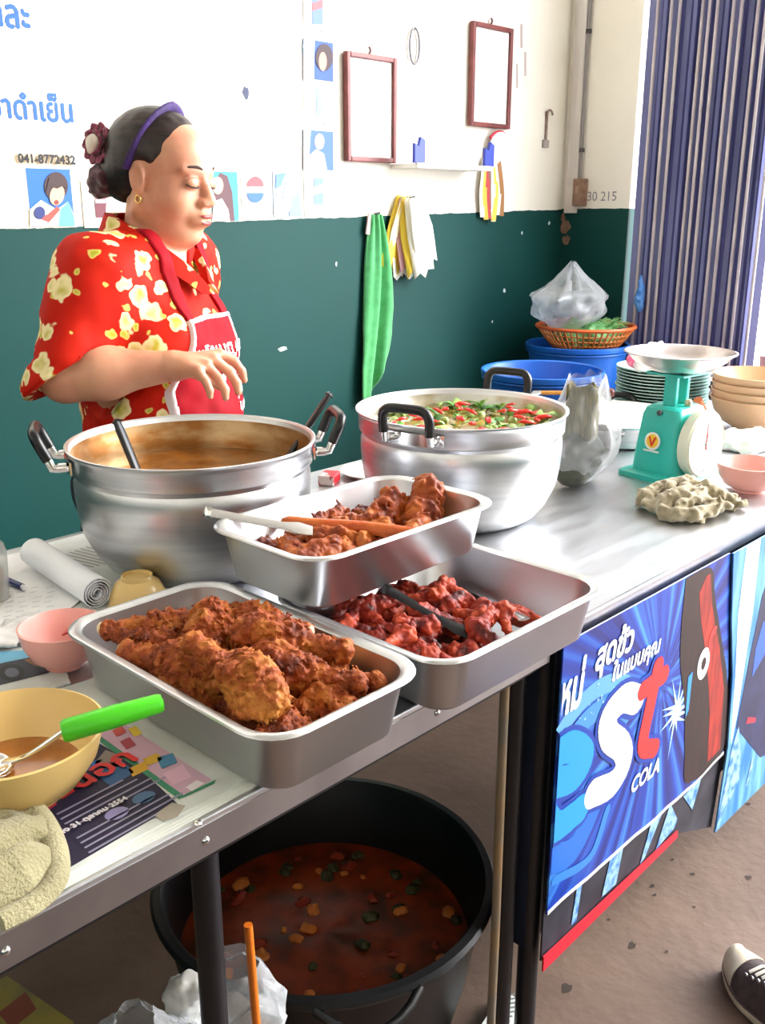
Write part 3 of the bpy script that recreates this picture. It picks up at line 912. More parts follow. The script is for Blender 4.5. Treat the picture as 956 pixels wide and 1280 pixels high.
# poster with people
pb = empty('people_banner', (1.90, SY - .004, .16), label='blue advertising poster with figures in dark jackets hung on the counter', cat='sign')
def pp(x, z, k=1): return Vector((x, SY - .008 - .0003 * k, z)) - pb.location
MB().prism([(x - pb.location.x, z - pb.location.z) for x, z in ((1.615, .155), (2.30, .16), (2.30, .752), (1.55, .752), (1.575, .62), (1.608, .50), (1.628, .34))], (0, -.001, 0), XU, ZU, .003).build('panel', M('poster_blue', '1c6cb4', .4, col2='6aa6d4', scale=9, stretch=(3, 1, .6)), pb)
flat('stripe', [pp(x, z) for x, z in ((1.602, .752), (1.66, .752), (1.665, .62), (1.652, .40), (1.64, .34), (1.635, .36), (1.62, .50), (1.60, .62))][::-1], flatmat('e3eef4'), pb)
navy = M('poster_navy', '1c2142', .45, col2='2c2f5a', scale=14)
flat('figure', [pp(x, z, 2) for x, z in ((1.655, .37), (1.80, .24), (2.0, .20), (2.0, .63), (1.93, .70), (1.87, .69), (1.80, .66), (1.74, .69), (1.70, .63), (1.675, .50))][::-1], navy, pb)
flat('sleeve', [pp(x, z, 3) for x, z in ((1.70, .46), (1.76, .50), (1.76, .56), (1.72, .57), (1.70, .52))][::-1], flatmat('2f55b0'), pb)
flat('patch', [pp(x, z, 4) for x, z in ((1.77, .53), (1.86, .50), (1.87, .59), (1.80, .60))][::-1], flatmat('5f8fd8'), pb)
flat('patch', [pp(x, z, 4) for x, z in ((1.86, .60), (1.90, .58), (1.93, .70), (1.90, .73))][::-1], flatmat('c99a86'), pb)
flat('patch', [pp(x, z, 4) for x, z in ((1.80, .40), (1.86, .37), (1.87, .46), (1.82, .47))][::-1], flatmat('8a2440'), pb)
flat('patch', [pp(x, z, 4) for x, z in ((1.87, .39), (1.93, .36), (1.94, .52), (1.90, .54))][::-1], flatmat('b04660'), pb)
flat('patch', [pp(x, z, 4) for x, z in ((1.70, .36), (1.745, .345), (1.745, .355), (1.705, .372))][::-1], flatmat('d8283c'), pb)
disc2 = [pp(1.82 + .014 * math.cos(a), .545 + .022 * math.sin(a), 5) for a in [2 * PI * i / 14 for i in range(14)]]
flat('mark', disc2[::-1], flatmat('eef0f4'), pb)
flat('ice_strip', [pp(x, z, 3) for x, z in ((1.615, .157), (1.65, .19), (1.70, .235), (1.69, .30), (1.665, .37), (1.645, .33), (1.635, .26))][::-1], M('ice_print', '8fb8dc', .4, col2='2f6fc0', scale=60), pb)
flat('ice_strip', [pp(x, z, 3) for x, z in ((1.74, .2), (1.755, .2), (1.765, .25), (1.755, .26))][::-1], MATS['ice_print'], pb)

# torn lower strip and the red skirting
ls = empty('torn_banner', (1.25, SY, .22), label='torn dark strip of old poster with pale blue streaks and red bottom edge', cat='sign')
def lp(x, z, k=1): return Vector((x, SY + .0022 - .0006 * k, z)) - ls.location
MB().prism([(x - ls.location.x, z - ls.location.z) for x, z in ((1.036, .222), (1.46, .228), (1.62, .16), (1.64, .34), (1.036, .33))], (0, .006, 0), XU, ZU, .003).build('strip', M('strip_dark', '23222c', .5, col2='34333f', scale=20), ls)
for q in (((1.115, .24), (1.13, .24), (1.14, .31), (1.125, .31)), ((1.205, .24), (1.25, .24), (1.265, .31), (1.225, .31)), ((1.33, .235), (1.345, .24), (1.40, .31), (1.36, .31)), ((1.385, .235), (1.45, .245), (1.46, .26), (1.425, .31)), ((1.475, .30), (1.545, .31), (1.52, .25))):
    flat('streak', [lp(x, z) for x, z in q][::-1], MATS['ice_print'], ls)
MB().prism([(x - ls.location.x, z - ls.location.z) for x, z in ((1.036, .205), (1.46, .222), (1.46, .236), (1.036, .232))], (0, 0.001, 0), XU, ZU, .003).build('red_edge', flatmat('c0182c'), ls)

# ================================================================== pots
RIM = .205
def pot(cx, cy, label, angles, lean, inner, RR=.193):
    t = empty('cooking_pot', (cx, cy, TZ), label=label, cat='pot')
    s = RR / .193
    outer = [(.0001, .001), (.105, 0), (.125, .003), (.143, .014), (.160, .036), (.176, .07), (.182, .105), (.184, .135), (.1835, .152), (.180, .160), (.1815, .166), (.187, .169), (.188, .195), (.1905, .200), (.193, .2025), (.193, .205), (.190, .2055), (.1865, .203), (.184, .195)]
    MB().lathe([(r * s, z) for r, z in outer], 72).build('body', alu, t, 35)
    inn = [(.184, .1955), (.182, .180), (.177, .166), (.1765, .15), (.176, .12), (.168, .07), (.152, .035), (.130, .014), (.10, .008), (.0001, .007)]
    MB().lathe([(r * s, z) for r, z in inn], 72).build('inside_wall', inner, t, 35)
    for a in angles:
        a = R(a)
        o, tg, up = Vector((math.cos(a), math.sin(a), 0)), Vector((-math.sin(a), math.cos(a), 0)), ZU
        g = (up * math.cos(R(lean)) + o * math.sin(R(lean)))
        base = o * (.189 * s)
        h = empty('handle', (0, 0, 0)); h.parent = t
        pl = [base + o * .003 + up * .180 + tg * q for q in (-.06, -.03, 0, .03, .06)]
        pl = [Vector((.1905 * s * math.cos(a + q), .1905 * s * math.sin(a + q), .183)) for q in (-.30, -.15, 0, .15, .30)]
        MB().loft([[p + up * .010, p - up * .010, p - up * .010 + o * .003, p + up * .010 + o * .003] for p in pl]).build('mount_plate', chrome, h, 40)
        for q in (-.27, .27):
            MB().lathe([(.0045, 0), (.004, .002), (.0001, .003)], 10).build('rivet', chrome, h, 50, loc=Vector((.1935 * s * math.cos(a + q), .1935 * s * math.sin(a + q), .183)), rot=o.to_track_quat('Z', 'Y').to_euler())
        hw = .043
        st = []
        for sg_ in (-1, 1):
            p0 = base + up * .183 + tg * sg_ * hw
            p1 = p0 + o * .020
            p2 = p1 + g * .016
            MB().tube([p0, p0 + o * .012, p1, p2], [.0075, .0075, .007, .0065], 10).build('bracket', chrome, h, 60)
            st.append(p2)
        a0, a1 = st
        top = g * .040
        pts = [a0 - g * .002, a0 + top * .62, a0 + top * .9 + tg * .006, a0 + top + tg * .016, (a0 + a1) / 2 + top * 1.02, a1 + top - tg * .016, a1 + top * .9 - tg * .006, a1 + top * .62, a1 - g * .002]
        MB().tube(spline(pts, 4), .0082, 12).build('grip', black_plastic, h, 60)
    return t
stain = M('curry_stained_metal', 'b59a72', .38, .55, col2='8a5a24', scale=11, detail=6, stretch=(1, 1, 2.2), lo=.35, hi=.6)
bare = M('pot_inside_metal', (.6, .6, .58), .35, .9, col2='a89a70', scale=16, lo=.5, hi=.75)
PLX, PLY = .863, 1.237
PRX, PRY = 1.352, 1.093
pot(PLX, PLY, 'aluminium pot of brown curry with two black ladle handles over its rim', (150, -32), 24, stain)
pot(PRX, PRY, 'aluminium pot filled with green herb curry beside the plastic bag', (194, 14), 8, bare)

def soup(name, c, r, z, mat, label, amp=.002, n=40, m=14):
    rings = []
    mb = MB()
    v, f = [(0, 0, 0)], []
    for i in range(1, m + 1):
        for j in range(n):
            a = 2 * PI * j / n
            x, y = r * i / m * math.cos(a), r * i / m * math.sin(a)
            v.append((x, y, amp * nz1((x + c[0], y + c[1], .3), 45) * (i < m)))
    for j in range(n): f.append((0, 1 + j, 1 + (j + 1) % n))
    for i in range(m - 1):
        for j in range(n):
            f.append((1 + i * n + j, 1 + (i + 1) * n + j, 1 + (i + 1) * n + (j + 1) % n, 1 + i * n + (j + 1) % n))
    mb.add(v, f)
    o = mb.build(name, mat, None, 180, loc=(c[0], c[1], z))
    return tag(o, label, 'curry')
brown = M('brown_curry', '5a3212', .12, col2='8a4f16', scale=28, detail=5, coat=.5)
sL = soup('brown_curry', (PLX, PLY), .1775, TZ + .148, brown, 'dark brown curry with an oily surface in the pot beside the woman')
def lump_mesh(name, r, seed, h=.0022, amp=.25):
    m = max(r) * 1.5
    s = SDF((-m,) * 3, (m,) * 3, h).ell((0, 0, 0), r, k=0).noise(min(r) * amp, .9 / min(r), seed)
    V, Q = s.mesh()
    return np_mesh(name, V, Q)
def put(name, me, mat, parent, loc, rot=(0, 0, 0), sc=1.0):
    if not me.materials:
        me.materials.append(mat); me.polygons.foreach_set('use_smooth', [True] * len(me.polygons))
    o = bpy.data.objects.new(name, me); COL.objects.link(o)
    o.parent = parent; o.location = loc; o.rotation_euler = rot; o.scale = (sc, sc, sc)
    return o
meat_d = M('stewed_meat', '4a3020', .4, col2='6b4a30', scale=40)
mm = [lump_mesh('meat_piece', (.022, .014, .01), k) for k in range(2)]
for k, (dx, dy) in enumerate(((-.03, -.10), (.03, -.12), (.08, -.05), (-.09, -.02), (.0, -.06))):
    put('meat_piece', mm[k % 2], meat_d, sL, (dx, dy, .002), (0, 0, k))

green_c = M('herb_broth', '8a7a34', .18, col2='b0924a', scale=30, coat=.4)
sR = soup('herb_curry', (PRX, PRY), .1805, TZ + .172, green_c, 'green curry crowded with basil leaves and red chilli slices')
leaf_g = [M('leaf_green', '4f8a2a', .4, col2='6fa63c', scale=60), M('leaf_light', '8fb856', .4, col2='b3cf7c', scale=60), M('leaf_dark', '2e6a22', .4, col2='437f2c', scale=60)]
def leaf_mesh(name, L_, W, curl):
    rings = []
    n = 9
    for i in range(n):
        s = i / (n - 1)
        w = W * math.sin(PI * min(.985, max(.03, s)) ** .85)
        z = curl * math.sin(PI * s)
        rings.append([(L_ * (s - .5), -w, z + .25 * w), (L_ * (s - .5), 0, z), (L_ * (s - .5), w, z + .25 * w), (L_ * (s - .5), 0, z - .0009)])
    mb = MB().loft(rings)
    me = bpy.data.meshes.new(name); me.from_pydata(mb.v, [], mb.f); me.update()
    return me
leaves = []
for g in range(3):
    for k in range(2):
        me = leaf_mesh('basil_leaf', (.034, .026)[k], (.0095, .0085)[k], (.006, -.002)[k])
        me.materials.append(leaf_g[g]); me.polygons.foreach_set('use_smooth', [True] * len(me.polygons)); leaves.append(me)
rg = random.Random(11)
for k in range(120):
    r = .172 * math.sqrt(rg.random()); a = rg.uniform(0, 2 * PI)
    put('basil_leaf', leaves[rg.choice((0, 1, 2, 2, 3, 3, 4, 5))], None, sR, (r * math.cos(a), r * math.sin(a), rg.uniform(.002, .012)), (rg.uniform(-.5, .5), rg.uniform(-.5, .5), rg.uniform(0, 6.3)), rg.uniform(.7, 1.15))
chil = MB().tube([(-.014, 0, 0), (-.006, .001, .0015), (.006, .001, .001), (.013, -.001, 0)], [.002, .0052, .0048, .002], 8, flat=.6)
chm = bpy.data.meshes.new('chilli_slice'); chm.from_pydata(chil.v, [], chil.f); chm.update()
red_c = M('red_chilli', 'd0201a', .25, col2='e8402c', scale=50)
for k in range(46):
    r = .16 * math.sqrt(rg.random()); a = rg.uniform(0, 2 * PI)
    put('chilli_slice', chm, red_c, sR, (r * math.cos(a), r * math.sin(a), rg.uniform(.010, .017)), (rg.uniform(-.4, .4), rg.uniform(-.3, .3), rg.uniform(0, 6.3)), rg.uniform(.6, 1.25))
egg = lump_mesh('pea_eggplant', (.0085, .0085, .007), 3, .0018, .1)
for k in range(26):
    r = .165 * math.sqrt(rg.random()); a = rg.uniform(0, 2 * PI)
    put('pea_eggplant', egg, M('eggplant_green', '7f9a4a', .35, col2='b9c48a', scale=50), sR, (r * math.cos(a), r * math.sin(a), rg.uniform(.004, .011)), (0, 0, k), rg.uniform(.8, 1.2))
# sprigs standing proud of the surface
for k, (dx, dy, hh) in enumerate(((.11, .04, .024), (-.02, .09, .02), (.12, .0, .022))):
    st = MB().tube([(0, 0, 0), (.002, .002, hh)], .0015, 6).build('sprig', leaf_g[2], sR, 60, loc=(dx, dy, 0))
    for j in range(6):
        put('leaflet', leaves[(4 + j) % 6], None, st, (.008 * math.cos(j * 1.1), .008 * math.sin(j * 1.1), hh * (.4 + .12 * j)), (0, -.7, j * 1.1), .6)

def ladle(top, bot, label, cup=True):
    top, bot = Vector(top), Vector(bot)
    t = empty('ladle', bot, label=label, cat='ladle')
    d = (top - bot)
    pts = [d, d * .93, d * .6, d * .3, Vector((0, 0, 0))]
    MB().tube(pts, [.0085, .011, .010, .0085, .007], 12, flat=.5, up=(0.2, 0.2, 1)).build('handle', black_plastic, t, 60)
    MB().tube([d * 1.0, d * 1.02], [.0085, .004], 10).build('end_cap', black_plastic, t, 60)
    MB().lathe([(.0001, -.03), (.02, -.026), (.032, -.014), (.035, 0), (.033, 0), (.03, -.012), (.0001, -.027)], 24).build('cup', steel, t, 40, loc=-d.normalized() * .02 + Vector((0, 0, .0)))
ladle(onz(146, 527, TZ + .222), Vector((PLX - .06, PLY + .01, TZ + .06)), 'black-handled ladle leaning on the pot rim beside the woman')
ladle(onz(411, 494, TZ + .248), Vector((PLX + .075, PLY - .03, TZ + .06)), 'black-handled ladle standing up by the looped handle of the brown curry pot')

# ================================================================== trays
def tray(x0, x1, y0, y1, z, label, h=.076):
    hx, hy = (x1 - x0) / 2, (y1 - y0) / 2
    t = empty('metal_tray', ((x0 + x1) / 2, (y0 + y1) / 2, z), label=label, cat='tray')
    r = [rrect(hx - .040, hy - .040, .02, .0), rrect(hx - .028, hy - .028, .030, .001), rrect(hx - .022, hy - .022, .036, .006), rrect(hx - .011, hy - .011, .042, h - .006), rrect(hx - .008, hy - .008, .044, h - .003),
         rrect(hx - .001, hy - .001, .048, h - .004), rrect(hx, hy, .048, h - .002), rrect(hx - .001, hy - .001, .048, h), rrect(hx - .008, hy - .008, .044, h + .0008), rrect(hx - .0135, hy - .0135, .042, h - .003)]
    MB().loft(r, True, False).build('shell', tray_metal, t, 50)
    r2 = [rrect(hx - .0135, hy - .0135, .042, h - .003), rrect(hx - .024, hy - .024, .036, .009), rrect(hx - .030, hy - .030, .030, .004), rrect(hx - .042, hy - .042, .02, .003)]
    MB().loft(r2, False, True).build('inside', tray_metal, t, 50)
    return t
tray(.487, .716, .607, 1.005, TZ + .004, 'metal tray piled with crispy fried chicken on the newspaper')
tray(.724, 1.074, .597, .905, TZ, 'metal tray of red fried wings at the table corner under another tray')
tray(.705, 1.073, .783, 1.008, TZ + .0775, 'metal tray of fried pork raised on top of the other trays')

# crispy chicken
crisp = bpy.data.materials.new('crispy_batter'); crisp.use_nodes = True
N_, L_ = crisp.node_tree.nodes, crisp.node_tree.links
p_ = N_['Principled BSDF']; p_.inputs['Roughness'].default_value = .6; p_.inputs['Specular IOR Level'].default_value = .3
tc_ = N_.new('ShaderNodeTexCoord'); a_ = N_.new('ShaderNodeTexNoise'); a_.inputs['Scale'].default_value = 26; a_.inputs['Detail'].default_value = 8; a_.inputs['Roughness'].default_value = .7
L_.new(tc_.outputs['Object'], a_.inputs['Vector'])
oi_ = N_.new('ShaderNodeObjectInfo')
ad_ = N_.new('ShaderNodeMath'); ad_.operation = 'MULTIPLY_ADD'; L_.new(oi_.outputs['Random'], ad_.inputs[0]); ad_.inputs[1].default_value = .16; L_.new(a_.outputs['Fac'], ad_.inputs[2])
rp_ = N_.new('ShaderNodeValToRGB'); cr = rp_.color_ramp
cr.elements[0].position = .30; cr.elements[0].color = (*lin('2c0e04'), 1)
cr.elements[1].position = .76; cr.elements[1].color = (*lin('c07a30'), 1)
for ps, cc in ((.42, '5e2208'), (.56, '944212')):
    e_ = cr.elements.new(ps); e_.color = (*lin(cc), 1)
L_.new(ad_.outputs[0], rp_.inputs[0]); L_.new(rp_.outputs[0], p_.inputs['Base Color'])
b_ = N_.new('ShaderNodeTexNoise'); b_.inputs['Scale'].default_value = 170; b_.inputs['Detail'].default_value = 5; L_.new(tc_.outputs['Object'], b_.inputs['Vector'])
bp_ = N_.new('ShaderNodeBump'); bp_.inputs['Strength'].default_value = .9; bp_.inputs['Distance'].default_value = .004; L_.new(b_.outputs['Fac'], bp_.inputs['Height']); L_.new(bp_.outputs[0], p_.inputs['Normal'])
bone_m = M('bone', 'e0c8a0', .5, col2='c9a070', scale=60)
drum, thigh = [], []
for k in range(4):
    s = SDF((-.085, -.045, -.045), (.065, .045, .045), .0019)
    s.ell((.022, 0, 0), (.034, .025 + .002 * (k % 2), .025), k=0).ell((.002, .003, .002), (.026, .021, .02), k=.02)
    s.cone((-.018, 0, 0), (-.064, .002 * k - .003, .002), .0130, .0075, k=.016).ell((-.068, .002 * k - .003, .002), (.0085, .0105, .0095), k=.006)
    if k % 2: s.ell((.03, .015, .008), (.018, .014, .012), k=.012)
    s.noise(.0035, 80, k).noise(.0042, 190, k + 9).noise(.0028, 400, k + 3)
    s.cone((-.022, 0, 0), (-.064, .002 * k - .003, .002), .0128, .0088, k=.004).ell((-.069, .002 * k - .003, .002), (.0085, .0115, .0105), k=.004).noise(.0016, 260, k)
    V, Q = s.mesh(); me = np_mesh('drumstick', V, Q); me.materials.append(crisp); me.polygons.foreach_set('use_smooth', [True] * len(Q)); drum.append(me)
for k in range(3):
    s = SDF((-.055, -.05, -.04), (.055, .05, .04), .0019)
    rg = random.Random(40 + k)
    s.ell((0, 0, 0), (.03, .024, .021), k=0)
    for j in range(4): s.ell((rg.uniform(-.022, .022), rg.uniform(-.018, .018), rg.uniform(-.008, .008)), (rg.uniform(.012, .018), rg.uniform(.012, .017), .013), k=.01)
    s.noise(.004, 90, k + 20).noise(.0042, 200, k + 29).noise(.003, 400, k)
    V, Q = s.mesh(); me = np_mesh('chicken_thigh', V, Q); me.materials.append(crisp); me.polygons.foreach_set('use_smooth', [True] * len(Q)); thigh.append(me)
bone = lump_mesh('bone_tip', (.006, .0085, .0075), 5, .0016, .15)
def stick(a, za, b, zb, k, label, sc=1.0, roll=0.0, show=False):
    A, B = onz(a[0], a[1], za), onz(b[0], b[1], zb)
    cl_ = lambda q, e: Vector((min(max(q.x, .525 + e), .682 - e), min(max(q.y, .638 + e), .972 - e), q.z))
    A, B = cl_(A, .004), cl_(B, .022)
    d = (B - A).normalized()
    o = bpy.data.objects.new('drumstick', drum[k % 4]); COL.objects.link(o)
    q = d.to_track_quat('X', 'Z')
    o.rotation_euler = (q @ Euler((roll, 0, 0)).to_quaternion()).to_euler()
    L0 = (A + B) / 2
    for _ in range(2):
        for e_, mg in ((-.076 * sc, .008), (.024 * sc, .029)):
            q_ = L0 + d * e_
            L0 = L0 + Vector((max(0, .520 + mg - q_.x) - max(0, q_.x - .684 + mg), max(0, .636 + mg - q_.y) - max(0, q_.y - .976 + mg), 0))
    o.location = L0; o.scale = (sc,) * 3
    tag(o, label, 'fried chicken', 'crispy fried chicken in the tray')
    if show: put('bone_tip', bone, bone_m, o, (-.074, .002 * (k % 4) - .003, .002))
    return o
Z0 = TZ + .004
stick((252, 812), Z0 + .100, (322, 905), Z0 + .066, 0, 'crispy drumstick lying across the pile with its narrow end up', 1.1, .4)
stick((412, 850), Z0 + .066, (325, 838), Z0 + .064, 1, 'paler golden drumstick lying in the middle of the chicken pile', 1.05, 1.2)
stick((492, 836), Z0 + .052, (420, 830), Z0 + .045, 3, 'ragged crispy drumstick on the side of the pile facing the wings tray', .95, 2.2)
stick((415, 806), Z0 + .080, (312, 788), Z0 + .086, 2, 'thick crispy drumstick on top with a narrow end toward the wings tray', 1.1, .2)
stick((389, 775), Z0 + .083, (330, 764), Z0 + .07, 1, 'crispy drumstick with a pale bone end showing beneath the raised tray', .92, 3, True)
stick((205, 838), Z0 + .055, (245, 786), Z0 + .082, 3, 'upright crispy drumstick on the side of the pile near the upturned bowl', 1.0, .8)
stick((168, 790), Z0 + .07, (212, 793), Z0 + .066, 0, 'dark brown drumstick with a pale bone end near the pink dipping bowl', .95, 2.0, True)
stick((146, 846), Z0 + .058, (222, 852), Z0 + .056, 1, 'broad crispy drumstick along the tray side next to the newspaper', 1.1, 1.0, True)
stick((124, 818), Z0 + .062, (176, 822), Z0 + .058, 2, 'small crispy drumstick in the tray corner by the pink bowl', .85, .3)
def chunk(x, y, z, k, rot, sc, label):
    o = bpy.data.objects.new('chicken_thigh', thigh[k % 3]); COL.objects.link(o)
    q = onz(x, y, z); o.location = (min(max(q.x, .548), .655), min(max(q.y, .668), .945), q.z); o.rotation_euler = rot; o.scale = (sc,) * 3
    return tag(o, label, 'fried chicken', 'crispy fried chicken in the tray')
chunk(352, 914, Z0 + .042, 0, (0, 0, 1), 1.0, 'knobbly chicken piece lowest in the pile beside the long drumstick')
chunk(412, 878, Z0 + .045, 1, (.3, 0, 2), 1.02, 'crumb-coated chicken piece in the tray corner over the table edge')
chunk(285, 775, Z0 + .065, 2, (.2, .3, 0), 1.0, 'crispy chicken piece wedged between the top drumsticks')
for k, (x, y, z, sc) in enumerate(((250, 870, .03, 1), (300, 885, .025, 1), (345, 865, .03, 1), (385, 905, .022, .9), (185, 865, .03, 1), (262, 760, .035, 1), (325, 800, .04, 1.05), (435, 850, .03, 1), (222, 830, .03, .95), (290, 835, .026, .9), (375, 835, .026, .9), (170, 832, .024, .85))):
    chunk(x, y, Z0 + z, k, (k * .7, k * .4, k * 1.3), sc, 'crispy chicken piece buried low in the pile on the newspaper tray')
# crumbs
cr_me = lump_mesh('crumb', (.005, .004, .003), 8, .0016, .4)
rg = random.Random(8)
for k in range(26):
    p = onz(rg.uniform(255, 340), rg.uniform(870, 925), Z0 + .006)
    if not (.52 < p.x < .68 and .64 < p.y < .97): continue
    o = put('batter_crumb', cr_me, crisp, None, p, (k, k * 2, k * 3), rg.uniform(.7, 1.5))
    tag(o, 'tiny batter crumb fallen on the bottom of the chicken tray', 'crumb', 'batter crumbs in the chicken tray')

# fried pork
def foodmat(name, c0, c1, c2, sc=30, rough=.4):
    m = bpy.data.materials.new(name); m.use_nodes = True
    N, L = m.node_tree.nodes, m.node_tree.links
    p = N['Principled BSDF']; p.inputs['Roughness'].default_value = rough + .12; p.inputs['Specular IOR Level'].default_value = .35
    tc = N.new('ShaderNodeTexCoord'); a = N.new('ShaderNodeTexNoise'); a.inputs['Scale'].default_value = sc; a.inputs['Detail'].default_value = 6
    L.new(tc.outputs['Object'], a.inputs['Vector'])
    oi = N.new('ShaderNodeObjectInfo'); ad = N.new('ShaderNodeMath'); ad.operation = 'MULTIPLY_ADD'; ad.inputs[1].default_value = .2
    L.new(oi.outputs['Random'], ad.inputs[0]); L.new(a.outputs['Fac'], ad.inputs[2])
    r = N.new('ShaderNodeValToRGB')
    r.color_ramp.elements[0].position = .42; r.color_ramp.elements[0].color = (*lin(c0), 1)
    r.color_ramp.elements[1].position = .8; r.color_ramp.elements[1].color = (*lin(c2), 1)
    e = r.color_ramp.elements.new(.58); e.color = (*lin(c1), 1)
    L.new(ad.outputs[0], r.inputs[0]); L.new(r.outputs[0], p.inputs['Base Color'])
    bp = N.new('ShaderNodeBump'); bp.inputs['Strength'].default_value = .6; bp.inputs['Distance'].default_value = .003
    b = N.new('ShaderNodeTexNoise'); b.inputs['Scale'].default_value = 140; L.new(tc.outputs['Object'], b.inputs['Vector'])
    L.new(b.outputs['Fac'], bp.inputs['Height']); L.new(bp.outputs[0], p.inputs['Normal'])
    return m
pork_m = foodmat('fried_pork', '58190a', '94400f', 'bc6a28')
wing_m = foodmat('red_wing', '4a100c', '8a2414', 'b84826', 34, .4)
pork = []
for k in range(3):
    s = SDF((-.07, -.04, -.035), (.07, .04, .035), .0021)
    rg = random.Random(60 + k)
    s.ell((0, 0, 0), (.046, .021, .010), k=0).ell((.02, .006, .002), (.024, .018, .011), k=.008).ell((-.026, -.008, .002), (.022, .012, .008), k=.008)
    s.noise(.0045, 60, k + 50).noise(.003, 160, k + 55).noise(.0015, 330, k)
    V, Q = s.mesh(); me = np_mesh('fried_pork', V, Q); me.materials.append(pork_m); me.polygons.foreach_set('use_smooth', [True] * len(Q)); pork.append(me)
Z2 = TZ + .0815
def piece(name, me, x, y, z, rot, sc, label, cat, group):
    o = bpy.data.objects.new(name, me); COL.objects.link(o)
    o.location = onz(x, y, z); o.rotation_euler = rot; o.scale = (sc,) * 3 if not hasattr(sc, '__len__') else sc
    return tag(o, label, cat, group)
G2 = 'fried pork pieces in the raised tray'
piece('fried_pork', pork[0], 533, 634, Z2 + .046, (.7, -.35, .5), (1.15, 1.35, 2.0), 'largest craggy fried pork piece tilted up in the tray corner', 'fried pork', G2)
piece('fried_pork', pork[1], 484, 642, Z2 + .040, (.6, -.2, .3), (1.05, 1.2, 1.7), 'craggy fried pork piece leaning against the largest one', 'fried pork', G2)
piece('fried_pork', pork[2], 408, 645, Z2 + .035, (.2, .1, -.4), (.8, 1.1, 1.3), 'rounded fried pork chunk beside the tips of the steel tongs', 'fried pork', G2)
piece('fried_pork', pork[0], 447, 640, Z2 + .03, (.2, .1, 1.4), .8, 'orange fried pork chunk behind the long sausage', 'fried pork', G2)
for k, (x, y, rz, sc) in enumerate(((335, 679, .4, .95), (372, 688, 1.1, .95), (402, 690, -.3, .9), (440, 684, .7, 1.05), (472, 676, .2, 1.0), (420, 676, 2.2, .95), (352, 672, -.6, .85), (455, 662, 1.9, 1.0), (515, 660, .5, 1.0), (385, 672, .3, 1.0), (505, 652, 1.2, 1.0), (430, 655, .9, 1.0), (398, 660, 2.0, .95))):
    piece('fried_pork', pork[k % 3], x, y, Z2 + .022 + .006 * (k % 3), (.3 * k, .1, rz), sc, 'flat reddish fried pork strip on the bottom of the raised tray', 'fried pork', G2)
A, B = onz(352, 652, Z2 + .052), onz(524, 668, Z2 + .046)
saus = MB().tube(spline([A, A + (B - A) * .25, A + (B - A) * .6 + Vector((.002, .002, .001)), A + (B - A) * .92, B], 5), [.005] + [.0095] * 19 + [.005], 14).build('sausage', foodmat('sausage_skin', '9a3a14', 'b44e1e', 'c66a30', 18, .3), None, 180)
tag(saus, 'long orange fried sausage lying over the pork strips', 'sausage')

# red wings
wing = []
for k in range(3):
    s = SDF((-.06, -.045, -.03), (.06, .045, .03), .002)
    s.cone((-.035, -.01, 0), (.0, .012, .002), .008, .014, k=.01).cone((0, .012, .002), (.036, -.006 - .004 * k, 0), .014, .008, k=.014).ell((.0, .01, 0), (.018, .015, .013), k=.012)
    s.noise(.0045, 90, k + 70).noise(.0022, 200, k + 75)
    V, Q = s.mesh(); me = np_mesh('chicken_wing', V, Q); me.materials.append(wing_m); me.polygons.foreach_set('use_smooth', [True] * len(Q)); wing.append(me)
rg = random.Random(31)
for k in range(46):
    x, y = (.775 + .215 * ((k * 7) % 46) / 46 + rg.uniform(-.008, .008), .672 + .185 * ((k * 11) % 46) / 46 + rg.uniform(-.008, .008))
    if x > .97 and .70 < y < .80: x -= .05
    if y < .66 and x > .94: y += .03
    o = bpy.data.objects.new('chicken_wing', wing[k % 3]); COL.objects.link(o)
    o.location = (x, y, TZ + .017 + .013 * (k % 3)); o.rotation_euler = (rg.uniform(-.4, .4), rg.uniform(-.3, .3), rg.uniform(0, 6.3)); o.scale = (rg.uniform(.68, .88),) * 3
    tag(o, 'red fried chicken wing in the tray beneath the raised pork tray', 'chicken wing', 'red fried wings in the tray')

# tongs
def tongs(hinge, tips, spread, w, mat, label, tipw=1.6, lift=.006):
    A, B = Vector(hinge), Vector(tips)
    t = empty('tongs', A, label=label, cat='tongs')
    d = (B - A); L_ = d.length; d = d / L_
    s = d.cross(ZU).normalized(); u = s.cross(d)
    for k in (-1, 1):
        pts = [(0, .75), (.10, .85), (.3, 1.0), (.7, 1.0), (.86, .9), (1.0, .55)]
        P = [d * L_ * f + (s * .8 + s.cross(d) * .35) * k * spread * g for f, g in pts]
        ws = [w, w, w * .85, w * .9, w * tipw, w * tipw * .75]
        MB().tube(P, ws, 10, flat=.18, up=(-.35, -.45, .8)).build('arm', mat, t, 60)
    q0 = (s * .8 + s.cross(d) * .35) * spread * .75
    MB().tube(spline([-q0, -q0 * .8 - d * .008, q0 * .8 - d * .008, q0], 4), w * 1.1, 10, flat=.2, up=tuple(d)).build('spring_bend', mat, t, 60)
    return t
tongs(onz(264, 641, Z2 + .083), onz(390, 664, Z2 + .052), .011, .0062, chrome, 'shiny steel tongs resting on the rim of the raised pork tray')
tongs(onz(486, 738, TZ + .075), onz(588, 795, TZ + .035), .008, .006, M('dark_tong_steel', '16161a', .3), 'dark tongs lying among the red fried wings', 1.3)
A, B = onz(598, 741, TZ + .03), onz(655, 774, TZ + .045)
t = empty('spatula', A, label='plain steel spatula lying in the wings tray', cat='spatula')
dd = (B - A)
MB().tube([Vector((0, 0, 0)), dd * .5, dd], [.008, .008, .009], 10, flat=.22, up=(0, 0, 1)).build('handle', chrome, t, 60)
MB().tube([dd * -.45, dd * -.2, dd * 0.02], [.018, .018, .008], 10, flat=.1, up=(0, 0, 1)).build('blade', chrome, t, 60)

